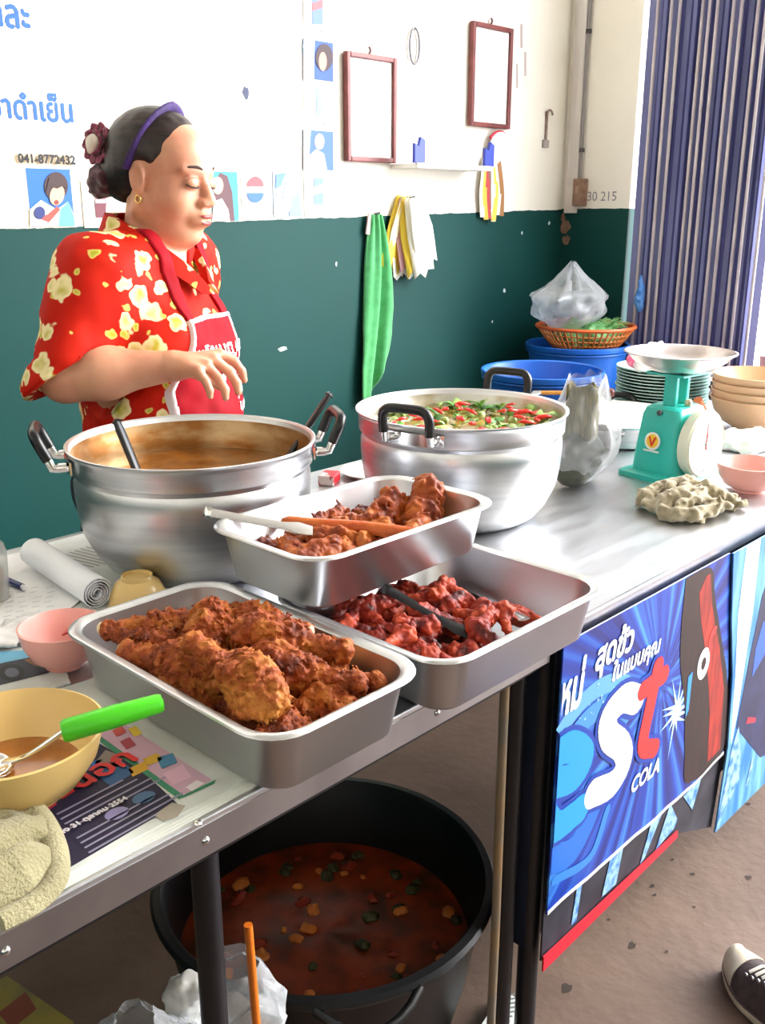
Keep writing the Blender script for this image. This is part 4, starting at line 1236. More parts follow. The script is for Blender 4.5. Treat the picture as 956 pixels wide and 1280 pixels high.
# ================================================================== bowls, paper and cloth on the near table
def bowl(name, c, r, h, mat, label, foot=.45, th=.004, group=None, flip=False, parent=None, cat='bowl'):
    prof = [(.0001, .004), (r * foot * .85, .004), (r * foot * .9, 0), (r * foot, 0), (r * foot * 1.02, .006), (r * .72, h * .25), (r * .9, h * .58), (r * .985, h * .95), (r, h), (r - th * .6, h + .001), (r - th, h * .97), (r * .9 - th, h * .6), (r * .70 - th, h * .29), (r * foot * .8, .012), (.0001, .011)]
    o = MB().lathe(prof, 56).build(name, mat, None, 40, loc=c, rot=(PI, 0, 0) if flip else None)
    return tag(o, label, cat, group)
cream = M('cream_melamine', 'd8b878', .3, col2='cfae6c', scale=6)
pinkm = M('pink_melamine', 'eaa9a0', .35, col2='e29d96', scale=6)
# newspapers
NZ = TZ + .0012
def sheet(name, pts, label, mat=newsprint, th=.0022, z=None, cat='newspaper'):
    z = z if z is not None else TZ
    c = sum((Vector((p[0], p[1], 0)) for p in pts), Vector()) / len(pts)
    t = empty(name, (c.x, c.y, z), label=label, cat=cat)
    MB().prism([(p[0] - c.x, p[1] - c.y) for p in pts], (0, 0, 0), (1, 0, 0), (0, 1, 0), th).build('paper', mat, t)
    return t
def prnt(t, nm, pts, col, k=1, z=None):
    P = [Vector(p) for p in pts]
    return flat(nm, [Vector((p.x - t.location.x, p.y - t.location.y, (z if z else .0022) + .0003 * k)) for p in P], flatmat(col), t)
def tz(x, y): return onz(x, y, TZ + .0022)
n1 = sheet('newspaper', [(.18, .678), (.56, .684), (.60, .70), (.602, .98), (.30, 1.02), (.17, .95)], 'spread newspaper with a dark advert and pink cartoon panels under the cream bowl')
for k in range(3):   # lower leaves peeking out at the front
    MB().prism([(x - n1.location.x, y - n1.location.y) for x, y in ((.24, .667 + .004 * k), (.585 - .02 * k, .669 + .004 * k), (.60, .72), (.24, .72))], (0, 0, .0003 * k), (1, 0, 0), (0, 1, 0), .0005).build('page', flatmat('d9dcd6'), n1)
prnt(n1, 'advert', [tz(70, 1095), tz(222, 1005), tz(168, 955), tz(118, 926), tz(60, 930), tz(20, 990)], '241f3a', 1)
prnt(n1, 'cartoon_strip', [tz(112, 912), tz(150, 902), tz(265, 975), tz(228, 996)], 'cfa9bf', 1)
prnt(n1, 'green_line', [tz(106, 914), tz(112, 911), tz(230, 995), tz(224, 1000)], '3f8a6a', 2)
prnt(n1, 'green_line', [tz(226, 999), tz(232, 993), tz(270, 975), tz(268, 980)], '3f8a6a', 2)
prnt(n1, 'stain', [tz(118, 955), tz(132, 938), tz(150, 945), tz(154, 957), tz(140, 962)], '8d7f76', 3)
prnt(n1, 'stain', [tz(192, 1020), tz(215, 1004), tz(232, 1008), tz(222, 1022), tz(205, 1028)], 'a59c90', 3)
for q, c in ((((160, 962), (182, 952), (186, 962), (166, 972)), 'd9a832'), (((178, 950), (196, 942), (204, 950), (186, 958)), 'd8b23a'), (((196, 948), (216, 942), (222, 954), (202, 962)), '4f8ab0'), (((204, 968), (228, 956), (240, 972), (216, 982)), 'e2b6cc'), (((150, 928), (162, 922), (170, 932), (158, 938)), 'b04a58'), (((140, 914), (152, 908), (158, 916), (146, 922)), 'd8605a'), (((160, 912), (170, 908), (178, 918), (168, 922)), 'e8c848'), (((232, 985), (246, 976), (256, 980), (240, 990)), 'e8dfe2')):
    prnt(n1, 'cartoon', [tz(*p) for p in q], c, 3)
for q, c in ((((118, 968), (150, 950), (168, 966), (140, 985)), '2f5c8c'), (((70, 960), (128, 950), (118, 962), (80, 975)), '2a6fc0'), (((48, 1010), (64, 1000), (72, 1006), (58, 1016)), 'b02050')):
    prnt(n1, 'picture', [tz(*p) for p in q], c, 3)
prnt(n1, 'headline', [tz(66, 992), tz(86, 982), tz(94, 990), tz(78, 1000)], 'c8282c', 4)
uxn = (tz(150, 962) - tz(95, 990)).normalized(); uyn = ZU.cross(uxn)
lettering('print', 'นอก', .042, flatmat('d8302c'), tz(97, 990) - n1.location + Vector((0, 0, .0016)), uxn, uyn, n1, bold=.0016, res=30)
lettering('print', 'ถึง 31 ตุลาคม 2554', .0095, flatmat('d9d6dd'), tz(76, 1047) - n1.location + Vector((0, 0, .0016)), uxn, uyn, n1, bold=.0004, res=20)
for k in range(9):
    a = tz(72 + 5 * k, 1020 + 6 * k); b = a + uxn * (.075 + .012 * ((k * 5) % 4))
    if k == 4: continue
    prnt(n1, 'text_line', [a, b, b + uyn * .0025, a + uyn * .0025], '8f8aa4', 4)
for x, y, r in ((146, 1018, .012), (180, 998, .012)):
    c = tz(x, y); prnt(n1, 'badge', [c + Vector((r * math.cos(i), r * .8 * math.sin(i), 0)) for i in [2 * PI * j / 12 for j in range(12)]], '8f88b8' if x < 150 else '4a6a8c', 4)
n2 = sheet('newspaper', [(.20, 1.03), (.50, 1.00), (.56, 1.16), (.40, 1.22), (.16, 1.17)], 'folded newspaper page with a camera picture under the pink bowl', z=TZ + .0003)
prnt(n2, 'picture', [tz(-20, 862), tz(60, 842), tz(85, 826), tz(60, 815), tz(-20, 835)], '2e3340', 1)
prnt(n2, 'sky', [tz(-20, 834), tz(40, 822), tz(60, 812), tz(-20, 816)], '6fb0d0', 2)
prnt(n2, 'lens', [tz(15 + 16 * math.cos(i), 842 + 11 * math.sin(i)) for i in [2 * PI * j / 14 for j in range(14)]], '15161c', 3)
prnt(n2, 'lens_ring', [tz(15 + 9 * math.cos(i), 842 + 6 * math.sin(i)) for i in [2 * PI * j / 14 for j in range(14)]], '5a5f70', 4)
prnt(n2, 'leaf_picture', [tz(30, 826), tz(62, 818), tz(70, 826), tz(45, 834)], '8a5f40', 3)
n3 = sheet('newspaper', [(.60, 1.03), (.72, 1.06), (1.02, 1.44), (.98, 1.50), (.66, 1.50), (.48, 1.30)], 'grey newspaper sheet lying under the brown curry pot', z=TZ + .0002, th=.0008)
for k in range(10):
    a = onz(58 + 7 * k, 700 - 2.2 * k, TZ + .001); b = onz(110 + 7 * k, 712 - 2 * k, TZ + .001)
    prnt(n3, 'text_line', [a, b, b + Vector((.004, .004, 0)), a + Vector((.004, .004, 0))], '9a9ea0', 1, z=.0008)
# loose written sheets, pen, paper roll
n4 = sheet('note_paper', [onz(-30, 705, TZ), onz(40, 690, TZ), onz(112, 745, TZ), onz(40, 800, TZ), onz(-30, 800, TZ)], 'white note paper with faint handwriting beside the paper roll', mat=paper, th=.0035, z=TZ + .0006, cat='paper')
rg = random.Random(3)
for k in range(10):
    y = 735 + 6 * k
    for j in range(4):
        x = 2 + 17 * j + rg.uniform(0, 6)
        a = onz(x, y + .35 * x * .0, TZ + .005); b = onz(x + 10, y - 2, TZ + .005)
        prnt(n4, 'handwriting', [a, b, b + Vector((.0014, .001, 0)), a + Vector((.0014, .001, 0))], '9aa3b8', 1, z=.0036)
A, B = onz(-8, 718, TZ + .0095), onz(31, 735, TZ + .0095)
t = empty('pen', A, label='dark blue ballpoint pen lying on the note paper', cat='pen')
MB().tube([Vector((0, 0, 0)), (B - A) * .93], .0052, 12).build('barrel', M('pen_blue', '16206a', .25), t, 60)
MB().tube([(B - A) * .93, (B - A)], .0042, 12).build('end_plug', flatmat('e6e6ea'), t, 60)
A, B = onz(42, 690, TZ + .028), onz(122, 742, TZ + .024)
d = (B - A).normalized(); s = d.cross(ZU).normalized(); u = s.cross(d)
t = empty('paper_roll', A, label='rolled-up sheaf of white paper with a spiral end', cat='paper roll')
sp = []
for i in range(140):
    a = i * .2; r = .006 + .0175 * (i / 139)
    sp.append((a, r))
def ring_at(q): return [q + s * (r + dr) * math.cos(a) + u * (r + dr) * math.sin(a) for dr in (0,) for a, r in sp] + [q + s * (r - .0009) * math.cos(a) + u * (r - .0009) * math.sin(a) for a, r in sp[::-1]]
L_ = (B - A).length
MB().loft([ring_at(d * L_ * f) for f in (0, .5, 1)]).build('roll', M('roll_paper', 'eef1f8', .7), t, 60)
# upturned and pink bowls
c = onz(174, 757, TZ)
bowl('bowl', (c.x, c.y, TZ + .048), .044, .048, cream, 'small cream bowl turned upside down in front of the curry pot', flip=True, foot=.5)
pbw = onz(96, 786, TZ + .058)
pbw = Vector((.520, 1.048, TZ + .055))
bowl('bowl', (pbw.x, pbw.y, TZ + .003), .053, .054, pinkm, 'pink bowl tucked against the chicken tray beside the paper roll')
o = MB().tube([pbw + Vector((.018 + .030 * math.cos(a), -.030 + .022 * math.sin(a), .003 + .006 * math.sin(a * 2))) for a in [2 * PI * i / 30 for i in range(31)]], .0016, 8, cap=False).build('rubber_band', M('red_rubber', 'a8201c', .4), None, 60)
tag(o, 'red rubber band hooked over the pink bowl rim', 'rubber band')
# cream bowl with sauce and the green spoon
yb = onz(12, 914, TZ + .072)
big = bowl('bowl', (yb.x, yb.y, TZ + .0022), .088, .07, cream, 'large cream bowl of brown sauce with the green-handled spoon', foot=.5)
sauce = MB().lathe([(.0001, 0), (.04, .0005), (.0655, 0)], 36).build('sauce', M('brown_sauce', '8a4c1c', .15, col2='a86a2e', scale=22, coat=.4), None, 60, loc=(yb.x, yb.y, TZ + .029))
tag(sauce, 'brown dipping sauce in the large cream bowl', 'sauce')
A, M1, M2, B = onz(8, 952, TZ + .045), onz(36, 944, TZ + .066), onz(80, 914, TZ + .088), onz(203, 878, TZ + .100)
t = empty('spoon', A, label='steel spoon with a bright green plastic handle over the cream bowl', cat='spoon')
MB().tube(spline([Vector(), M1 - A, M2 - A], 6), [.006] * 12 + [.0055], 10, flat=.5).build('shank', chrome, t, 60)
h0, h1 = M2 - A, B - A
hd = (h1 - h0)
MB().tube([h0 - hd * .02, h0 + hd * .02, h0 + hd * .5, h1 - hd * .04, h1], [.0105, .0125, .0125, .0105, .009], 14, flat=.85).build('handle', M('green_plastic', '49c41e', .35), t, 50)
MB().tube([h1 - hd * .01, h1 + hd * .012], .004, 8).build('handle_hole', MATS['green_plastic'], t, 60)
s_ = SDF((-.04, -.035, -.02), (.04, .035, .02), .0022).ell((0, 0, 0), (.028, .02, .009), k=0).ell((0, 0, .008), (.025, .017, .009), k=.003, op='s')
s_.build('scoop', chrome, t, loc=(-.012, .01, -.004), rot=(.3, .2, .6))
# towel hanging over the table front
def terry(): return M('terry_cloth', 'a8a07c', .95, col2='938b68', scale=14, sheen=.2, bump=.8, bscale=330, dist=.004)
s_ = SDF((.02, .60, .765), (.42, .95, .85), .003)
X, Y, Z = s_.grid()
pl = [(q.x, q.y) for q in [onz(a, b, TZ) for a, b in ((-120, 1010), (-40, 992), (6, 992), (40, 1006), (62, 1032), (76, 1068), (74, 1105), (45, 1135), (0, 1158), (-60, 1195), (-150, 1200))]]
d2 = np.full(X.shape[:2], 9.0); ins = np.zeros(X.shape[:2], bool); X2, Y2 = X[:, :, 0], Y[:, :, 0]
for (ax, ay), (bx_, by_) in zip(pl, pl[1:] + pl[:1]):
    vx, vy = bx_ - ax, by_ - ay
    tt = np.clip(((X2 - ax) * vx + (Y2 - ay) * vy) / (vx * vx + vy * vy), 0, 1)
    d2 = np.minimum(d2, np.hypot(X2 - ax - tt * vx, Y2 - ay - tt * vy))
    cr_2 = ((ay > Y2) != (by_ > Y2)) & (X2 < (bx_ - ax) * (Y2 - ay) / (by_ - ay + 1e-12) + ax)
    ins ^= cr_2
ds = np.where(ins, d2, -d2)
def crease(a, b, w, depth):
    A_, B_ = onz(*a, TZ), onz(*b, TZ); vx, vy = B_.x - A_.x, B_.y - A_.y
    tt = np.clip(((X2 - A_.x) * vx + (Y2 - A_.y) * vy) / (vx * vx + vy * vy), 0, 1)
    return depth * np.exp(-(np.hypot(X2 - A_.x - tt * vx, Y2 - A_.y - tt * vy) / w) ** 2)
top = .012 + .036 * (1 - np.exp(-np.clip(ds, 0, 1) / .014))
top = top + .010 * vnoise(X2 * 16, Y2 * 16, X2 * 0 + 2.5) + .004 * vnoise(X2 * 45, Y2 * 45, X2 * 0 + 5.5)
top = top - crease((2, 1115), (52, 1082), .007, .016) - crease((52, 1082), (70, 1076), .006, .010) - crease((0, 1030), (40, 1050), .008, .012) - crease((-60, 1080), (10, 1060), .01, .012)
s_.d = np.maximum(np.maximum(Z - TZ - top[:, :, None], -ds[:, :, None]), TZ + .0005 - Z).astype(np.float32)
tw = s_.build('towel', terry(), base=(.22, .78, TZ), loc=(.22, .78, TZ))
tag(tw, 'crumpled cream terry towel at the table edge below the cream bowl', 'towel')
p0 = onz(20, 962, TZ + .05)
hem = MB().tube(spline([onz(-20, 992, TZ + .022), onz(8, 994, TZ + .022), onz(38, 1008, TZ + .020), onz(58, 1034, TZ + .018), onz(70, 1068, TZ + .016), onz(68, 1102, TZ + .014), onz(42, 1130, TZ + .012), onz(0, 1152, TZ + .012)], 5), .011, 8, flat=.7).build('hem', MATS['terry_cloth'], tw, 60)
hem.location = Vector((0, 0, 0)) - tw.location
# jar at the frame edge
c = onz(-14, 752, TZ)
t = empty('jar', (c.x, c.y, TZ + .004), label='clear plastic tub of orange relish beside the note paper', cat='jar')
MB().lathe([(.026, 0), (.030, .004), (.033, .07), (.030, .082), (.027, .086)], 32).build('wall', film('jar_film', 'eef2f0', .7, .1), t, 50)
s_ = SDF((-.04, -.04, -.01), (.04, .04, .07), .003).cone((0, 0, .012), (0, 0, .036), .024, .026, k=0).noise(.004, 80, 2)
s_.build('relish', M('relish', 'a8501c', .4, col2='6f7a2a', scale=90, bump=.5), t)
# white tissue
c = onz(15, 792, TZ + .01)
s_ = SDF((-.09, -.06, -.01), (.09, .06, .03), .003).ell((0, 0, .004), (.07, .035, .009), k=0).ell((.03, .01, .008), (.03, .02, .01), k=.01).noise(.006, 50, 3).noise(.003, 120, 5)
tag(s_.build('plastic_wrap', M('crumpled_plastic', 'dcdad8', .3, col2='c2c0c0', scale=30), loc=(c.x, c.y, TZ + .006)), 'crumpled white plastic wrap between the note paper and the newspaper', 'plastic wrap')
# small plate and packet behind the pots
bowl('plate', (1.44, 1.40, TZ), .075, .014, M('white_china', 'e6e6e2', .25), 'small white plate between the two cooking pots', foot=.6, cat='plate')
o = MB().box((1.33, 1.425, TZ + .012), (.05, .035, .022), Euler((0, 0, .5)).to_matrix()).build('sauce_packet', M('packet_red', 'b02430', .35, col2='d8d0cc', scale=40, lo=.5, hi=.55), bevel=.004)
tag(o, 'small red and white packet behind the two pots', 'packet')

# ================================================================== under the table
TC = Vector((.88, .97, 0))
t = empty('black_tub', TC, label='large black plastic tub of orange curry on the floor under the table', cat='tub')
tubm = M('tub_black', '0c0c0f', .4, col2='141417', scale=10)
MB().lathe([(.0001, .002), (.19, 0), (.2, .004), (.235, .15), (.258, .285), (.27, .288), (.274, .296), (.27, .304), (.258, .305), (.252, .297), (.229, .15), (.195, .012), (.0001, .010)], 72).build('shell', tubm, t, 40)
for a in (60, 240):
    MB().tube([Vector((.272 * math.cos(R(a + q)), .272 * math.sin(R(a + q)), .292)) + Vector((math.cos(R(a)), math.sin(R(a)), -.6)) * (.03 * (1 - (q / 16) ** 2)) for q in range(-16, 17, 4)], .007, 8).build('handle', tubm, t, 60)
oc = M('orange_curry', '8a3410', .35, col2='4a2410', scale=14, detail=6, spec=.3)
so = soup('orange_curry', (TC.x, TC.y), .238, .185, oc, 'orange red curry with scattered bits in the black tub', .003)
rg = random.Random(6)
bits = [lump_mesh('floating_bit', (.012, .009, .005), 3 + k, .002, .4) for k in range(3)]
bm = [M('bit_orange', 'c8702c', .3), M('bit_red', '8a2a14', .3), M('bit_green', '3a3a18', .4)]
for k in range(60):
    r = .22 * math.sqrt(rg.random()); a = rg.uniform(0, 6.28)
    put('floating_bit', bits[k % 3], bm[k % 3], so, (r * math.cos(a), r * math.sin(a), .001), (0, 0, k), rg.uniform(.5, 1.4))
# crate with bags of plastic in front of the tub
cr_ = empty('wooden_crate', (.495, .785, 0), label='low slatted wooden crate carrying clear plastic bags under the table', cat='crate')
wd = M('crate_wood', '5a4634', .7, col2='46362a', scale=12, stretch=(1, 6, 6))
for z in (.06, .15, .24, .32):
    for sy in (-1, 1): MB().box((0, sy * .056, z), (.21, .008, .05)).build('slat', wd, cr_, bevel=.002)
    for sx in (-1, 1): MB().box((sx * .103, 0, z), (.008, .104, .05)).build('slat', wd, cr_, bevel=.002)
for k in range(3): MB().box((0, -.036 + .036 * k, .344), (.214, .03, .006)).build('top_board', wd, cr_, bevel=.001)
for sx in (-1, 1):
    for sy in (-1, 1): MB().box((sx * .09, sy * .044, .175), (.016, .016, .34)).build('corner_post', wd, cr_)
def bag(name, c, rx, ry, h, mat, label, seed, neck=.25, lean=(0, 0), n=30, m=16, cat='plastic bag', amp=.22):
    rings = []
    for i in range(m):
        s = i / (m - 1)
        f = (math.sin(min(1, s * 2.4 + .12) * PI / 2)) * (1 if s < .55 else 1 - (1 - neck) * ((s - .55) / .45) ** .8)
        row = []
        for j in range(n):
            a = 2 * PI * j / n
            q = 1 + amp * nz1((math.cos(a) * 2.2, math.sin(a) * 2.2, s * 4.5), 1.6, seed) + amp * .5 * nz1((math.cos(a) * 4, math.sin(a) * 4, s * 6), 2.1, seed + 3)
            row.append((c[0] + rx * f * q * math.cos(a) + lean[0] * s * h, c[1] + ry * f * q * math.sin(a) + lean[1] * s * h, c[2] + h * s * (1 + .05 * nz1((j * .5, s, 0), 2, seed))))
        rings.append(row)
    o = MB().loft([[(p[0] - c[0], p[1] - c[1], p[2] - c[2]) for p in r] for r in rings], True, False).build(name, mat, None, 70, loc=c)
    return tag(o, label, cat)
clear = film('clear_film', 'f4f6f8', .86, .12)
bag('plastic_bag', (.555, .775, .347), .055, .06, .115, clear, 'clear plastic bag on the crate in front of the black tub', 4, .5)
bag('plastic_bag', (.435, .80, .347), .055, .06, .105, clear, 'clear plastic bag bunched on the crate beside the white tissue', 9, .4)
s_ = SDF((-.05, -.05, -.01), (.05, .05, .11), .003).cone((0, 0, .01), (.005, .01, .08), .018, .014, k=0).cone((.015, .0, .03), (.02, .0, .09), .01, .012, k=.01).noise(.008, 55, 3).noise(.003, 150, 8)
tag(s_.build('tissue', M('white_tissue', 'cfcdc8', .8), loc=(.500, .812, .347)), 'crumpled white tissue between the clear bags on the crate', 'tissue')
A = atd(310, 1156, 1.06)
o = MB().tube([(A.x + .01, A.y - .012, 0), A], [.0055, .005], 10).build('orange_stick', M('orange_plastic', 'd8701c', .4), None, 60)
tag(o, 'thin orange stick standing on the floor in front of the black tub', 'stick')
n5 = sheet('newspaper', [(.10, 1.0), (.40, .92), (.58, 1.28), (.55, 1.46), (.15, 1.46)], 'yellow printed newspaper spread on the floor under the table', mat=M('yellow_newsprint', '8f8038', .8, col2='6f6a4a', scale=9), z=.0005)
for k in range(12):
    x, y = .2 + .1 * (k % 4), 1.08 + .13 * (k // 4)
    prnt(n5, 'picture', [Vector((x, y, 0)), Vector((x + .05, y + .01, 0)), Vector((x + .055, y + .06, 0)), Vector((x, y + .05, 0))], ('3f5a7a', '4a4030', 'b0a048', '7a3a28')[k % 4], 1)
n6 = sheet('newspaper', [onz(596, 1290, .03), onz(630, 1236, .03), onz(650, 1252, .03), onz(646, 1300, .03)], 'folded grey newspaper on the floor between tub and leg', z=.0005, th=.03)
for k in range(7):
    a = onz(612 + 3 * k, 1282 - 6 * k, .0305)
    prnt(n6, 'text_line', [a, a + Vector((.03, -.02, 0)), a + Vector((.032, -.017, 0)), a + Vector((.002, .003, 0))], '6f7478', 1, z=.03)

# ================================================================== weighing scale
teal = M('teal_enamel', '2fb8aa', .35, col2='27a99d', scale=7)
SX, SYY, SR = 1.885, .945, R(-6)
t = empty('kitchen_scale', (SX, SYY, TZ), rz=SR, label='teal kitchen scale with a round dial and a steel pan', cat='scale')
MB().loft([rrect(.085, .075, .01, 0), rrect(.085, .075, .01, .012), rrect(.078, .068, .01, .016)]).build('base_plate', teal, t, 40)
MB().loft([rrect(.066, .056, .014, .012), rrect(.063, .053, .014, .06), rrect(.055, .047, .014, .135), rrect(.050, .042, .014, .150), rrect(.040, .034, .012, .155)]).build('body', teal, t, 40)
for sx in (-1, 1):
    MB().box((sx * .020, 0, .185), (.012, .03, .07)).build('column', teal, t, bevel=.003)
MB().box((0, 0, .222), (.10, .09, .006)).build('platform', teal, t, bevel=.002)
dl = empty('dial', (0, -.0565, .082)); dl.parent = t
MB().lathe([(.0001, 0), (.068, 0), (.070, .003), (.070, .022), (.066, .026), (.063, .024), (.0001, .024)], 56).build('housing', M('dial_rim', 'd9dcc8', .4), dl, 40, rot=(PI / 2, 0, 0))
MB().lathe([(.0001, .0250), (.062, .0250)], 56).build('dial_face', M('dial_white', 'f3f4ee', .25), dl, 40, rot=(PI / 2, 0, 0))
for k in range(60):
    a = 2 * PI * k / 60; r0 = .051 if k % 5 == 0 else .055
    MB().box((math.cos(a) * (r0 + .059) / 2, -.0255, math.sin(a) * (r0 + .059) / 2), (.059 - r0, .0006, .0011), Euler((0, -a, 0)).to_matrix()).build('tick', flatmat('55585c'), dl)
MB().prism([(-.0025, -.012), (.0025, -.012), (.0008, .045), (-.0008, .045)], (0, -.0258, 0), XU, ZU, .0008).build('pointer', flatmat('b8302c'), dl)
MB().lathe([(.005, 0), (.0035, .003), (.0001, .0035)], 14).build('hub', chrome, dl, 50, loc=(0, -.026, 0), rot=(PI / 2, 0, 0))
# emblem on the side of the body
em = empty('emblem', (-.0630, .006, .083), rz=0); em.parent = t
em.rotation_euler = (0, R(6.0), 0)
def emd(nm, r, col, k, w=1.0, h=1.0):
    flat(nm, [(-.0006 * k, -r * w * math.cos(i), r * h * math.sin(i)) for i in [2 * PI * j / 24 for j in range(24)]], flatmat(col), em)
emd('emblem_ground', .019, 'f0f0ea', 1); emd('emblem_disc', .0145, 'f2c832', 2)
flat('emblem_letter', [(-.0018, y, z) for y, z in ((.010, .009), (.005, .009), (.0005, -.003), (-.004, .009), (-.010, .009), (-.002, -.011), (.002, -.011))], flatmat('d83a1c'), em)
flat('emblem_base', [(-.0012, y, z) for y, z in ((.019, -.019), (-.019, -.019), (-.019, -.023), (.019, -.023))], flatmat('d8e6dc'), em)
MB().lathe([(.006, 0), (.0055, .006), (.0001, .0075)], 14).build('zero_knob', M('knob_dark', '3a3a3c', .4), t, 50, loc=(-.052, .0, .143), rot=(0, -PI / 2, 0))
MB().lathe([(.007, 0), (.0085, .008), (.006, .014), (.0001, .015)], 14).build('adjuster', M('brass', (.6, .5, .35), .35, .9), t, 50, loc=(0, -.03, .155))
MB().lathe([(.0001, .002), (.05, 0), (.072, .006), (.095, .022), (.108, .036), (.114, .038), (.115, .040), (.112, .041), (.105, .038), (.09, .024), (.07, .010), (.05, .005), (.0001, .005)], 64).build('pan', M('pan_metal', (.62, .58, .56), .3, .9, col2=(.5, .42, .42), scale=12), t, 40, loc=(0, 0, .2255))

# crumpled rag
c = onz(862, 640, TZ)
s_ = SDF((-.13, -.11, -.02), (.13, .11, .09), .0028)
rg = random.Random(21)
for pts, r in (([(-.075, .05, .018), (-.03, .055, .035), (.02, .045, .04), (.06, .03, .03)], .018), ([(-.085, -.03, .014), (-.06, -.055, .018), (-.01, -.06, .022), (.03, -.04, .024)], .016), ([(-.06, .0, .02), (-.01, .01, .036), (.045, .0, .034), (.09, -.02, .012)], .02), ([(-.07, .02, .016), (-.04, -.015, .034), (.01, -.03, .03)], .014), ([(.03, .05, .02), (.07, .03, .018), (.10, .0, .01)], .014), ([(-.03, -.03, .03), (.02, -.01, .045), (.05, .03, .04)], .012), ([(-.08, .03, .02), (-.03, .03, .046), (.03, .02, .05), (.08, .02, .03)], .008), ([(-.07, -.045, .026), (-.03, -.045, .038), (.02, -.05, .036), (.05, -.05, .02)], .008), ([(.0, .06, .03), (.05, .055, .02), (.09, .04, .008)], .009)):
    P = spline(pts, 4)
    for a, b in zip(P, P[1:]): s_.cone(a, b, r * .85, r * .85, k=.002)
s_.noise(.007, 60, 2).noise(.004, 130, 3)
s_.cut((0, 0, .0005), (0, 0, -1))
tag(s_.build('rag', M('beige_rag', 'a0947a', .95, col2='887c60', scale=20, sheen=.4, bump=.5, bscale=250, dist=.003), loc=(c.x, c.y, TZ), rot=(0, 0, R(-25))), 'crumpled beige rag on the steel counter in front of the scale', 'rag')
# pink bowl by the scale
c = onz(928, 617, TZ)
bowl('bowl', (c.x + .03, c.y + .0, TZ), .070, .058, pinkm, 'pink bowl on the steel counter beside the beige rag')
# clear bag with dark parcels and a banana leaf
c = onz(735, 612, TZ)
bagp = Vector((c.x + .02, c.y + .035, TZ))
s_ = SDF((-.09, -.08, -.005), (.09, .08, .16), .003)
for q in ((-.03, 0, .035, .04, .038, .032), (.028, .01, .035, .036, .038, .03), (0, -.005, .08, .045, .04, .03), (.01, .01, .11, .03, .03, .025)): s_.ell(q[:3], q[3:], k=.015)
s_.noise(.006, 40, 7).cut((0, 0, .002), (0, 0, -1))
tag(s_.build('leaf_parcel', M('dark_parcel', '34372c', .5, col2='4a4c3c', scale=20), loc=bagp), 'dark wrapped food parcels inside the clear bag beside the pot', 'food parcel')
rows = []
for j in range(8):
    s = j / 7
    rows.append([Vector((-.01 + .045 * (i / 6 - .5) * 1.6, -.02 + .015 * math.sin(i * 1.1) - .01 * s, .10 + .115 * s + .008 * math.sin(i * 2) * (s > .8))) for i in range(7)])
o = MB().loft(rows, False, False, closed=False).build('banana_leaf', M('dry_leaf', '7a6a2a', .6, col2='3c401c', scale=60, stretch=(6, 6, .5)), None, 180, solid=.002, loc=bagp, rot=(0, 0, R(-40)))
tag(o, 'olive brown banana leaf sticking out of the clear bag', 'leaf')
bag('plastic_bag', (bagp.x, bagp.y, TZ + .0008), .082, .066, .225, film('bag_film', 'e8eaec', .84, .12), 'open clear plastic bag of dark parcels standing beside the herb curry pot', 14, .55, n=44, m=26, amp=.16)

# shallow pan with a pale lid
PC = Vector((2.13, 1.23, TZ))
t = empty('shallow_pan', PC, label='wide shallow aluminium pan with a pale lid and black handles behind the scale', cat='pan')
MB().lathe([(.0001, .001), (.15, 0), (.165, .006), (.175, .05), (.18, .055), (.18, .058), (.172, .058)], 64).build('body', alu, t, 40)
MB().lathe([(.0001, .066), (.10, .065), (.165, .060), (.174, .058)], 64).build('lid', M('pale_lid', 'e8e4da', .4, .0), t, 40)
for a in (205, 25):
    o_, tg = Vector((math.cos(R(a)), math.sin(R(a)), 0)), Vector((-math.sin(R(a)), math.cos(R(a)), 0))
    p = o_ * .176 + ZU * .045
    h = MB().tube(spline([p - tg * .035, p - tg * .035 + o_ * .025 + ZU * .008, p - tg * .02 + o_ * .04 + ZU * .02, p + tg * .02 + o_ * .04 + ZU * .02, p + tg * .035 + o_ * .025 + ZU * .008, p + tg * .035], 4), .008, 10).build('handle', black_plastic, t, 60)
# wooden-handled skimmer
A, B = onz(676, 491, TZ + .075), onz(768, 491, TZ + .085)
t = empty('skimmer', A, label='skimmer with a dark wooden grip and yellow shaft lying across the pan', cat='skimmer')
d = B - A
MB().tube([Vector((0, 0, 0)), d * .36], .0055, 10).build('shaft', M('yellow_shaft', 'c98a3a', .4), t, 60)
MB().tube([d * .33, d * .38, d * .7, d * .97, d], [.008, .0125, .0135, .0125, .008], 12).build('grip', M('dark_wood', '5e2c26', .4, col2='48201c', scale=20), t, 60)
MB().tube([d * -.12, d * -.02, d * 0.01], [.03, .03, .008], 14, flat=.1, up=(0, 0, 1)).build('blade', steel, t, 60)

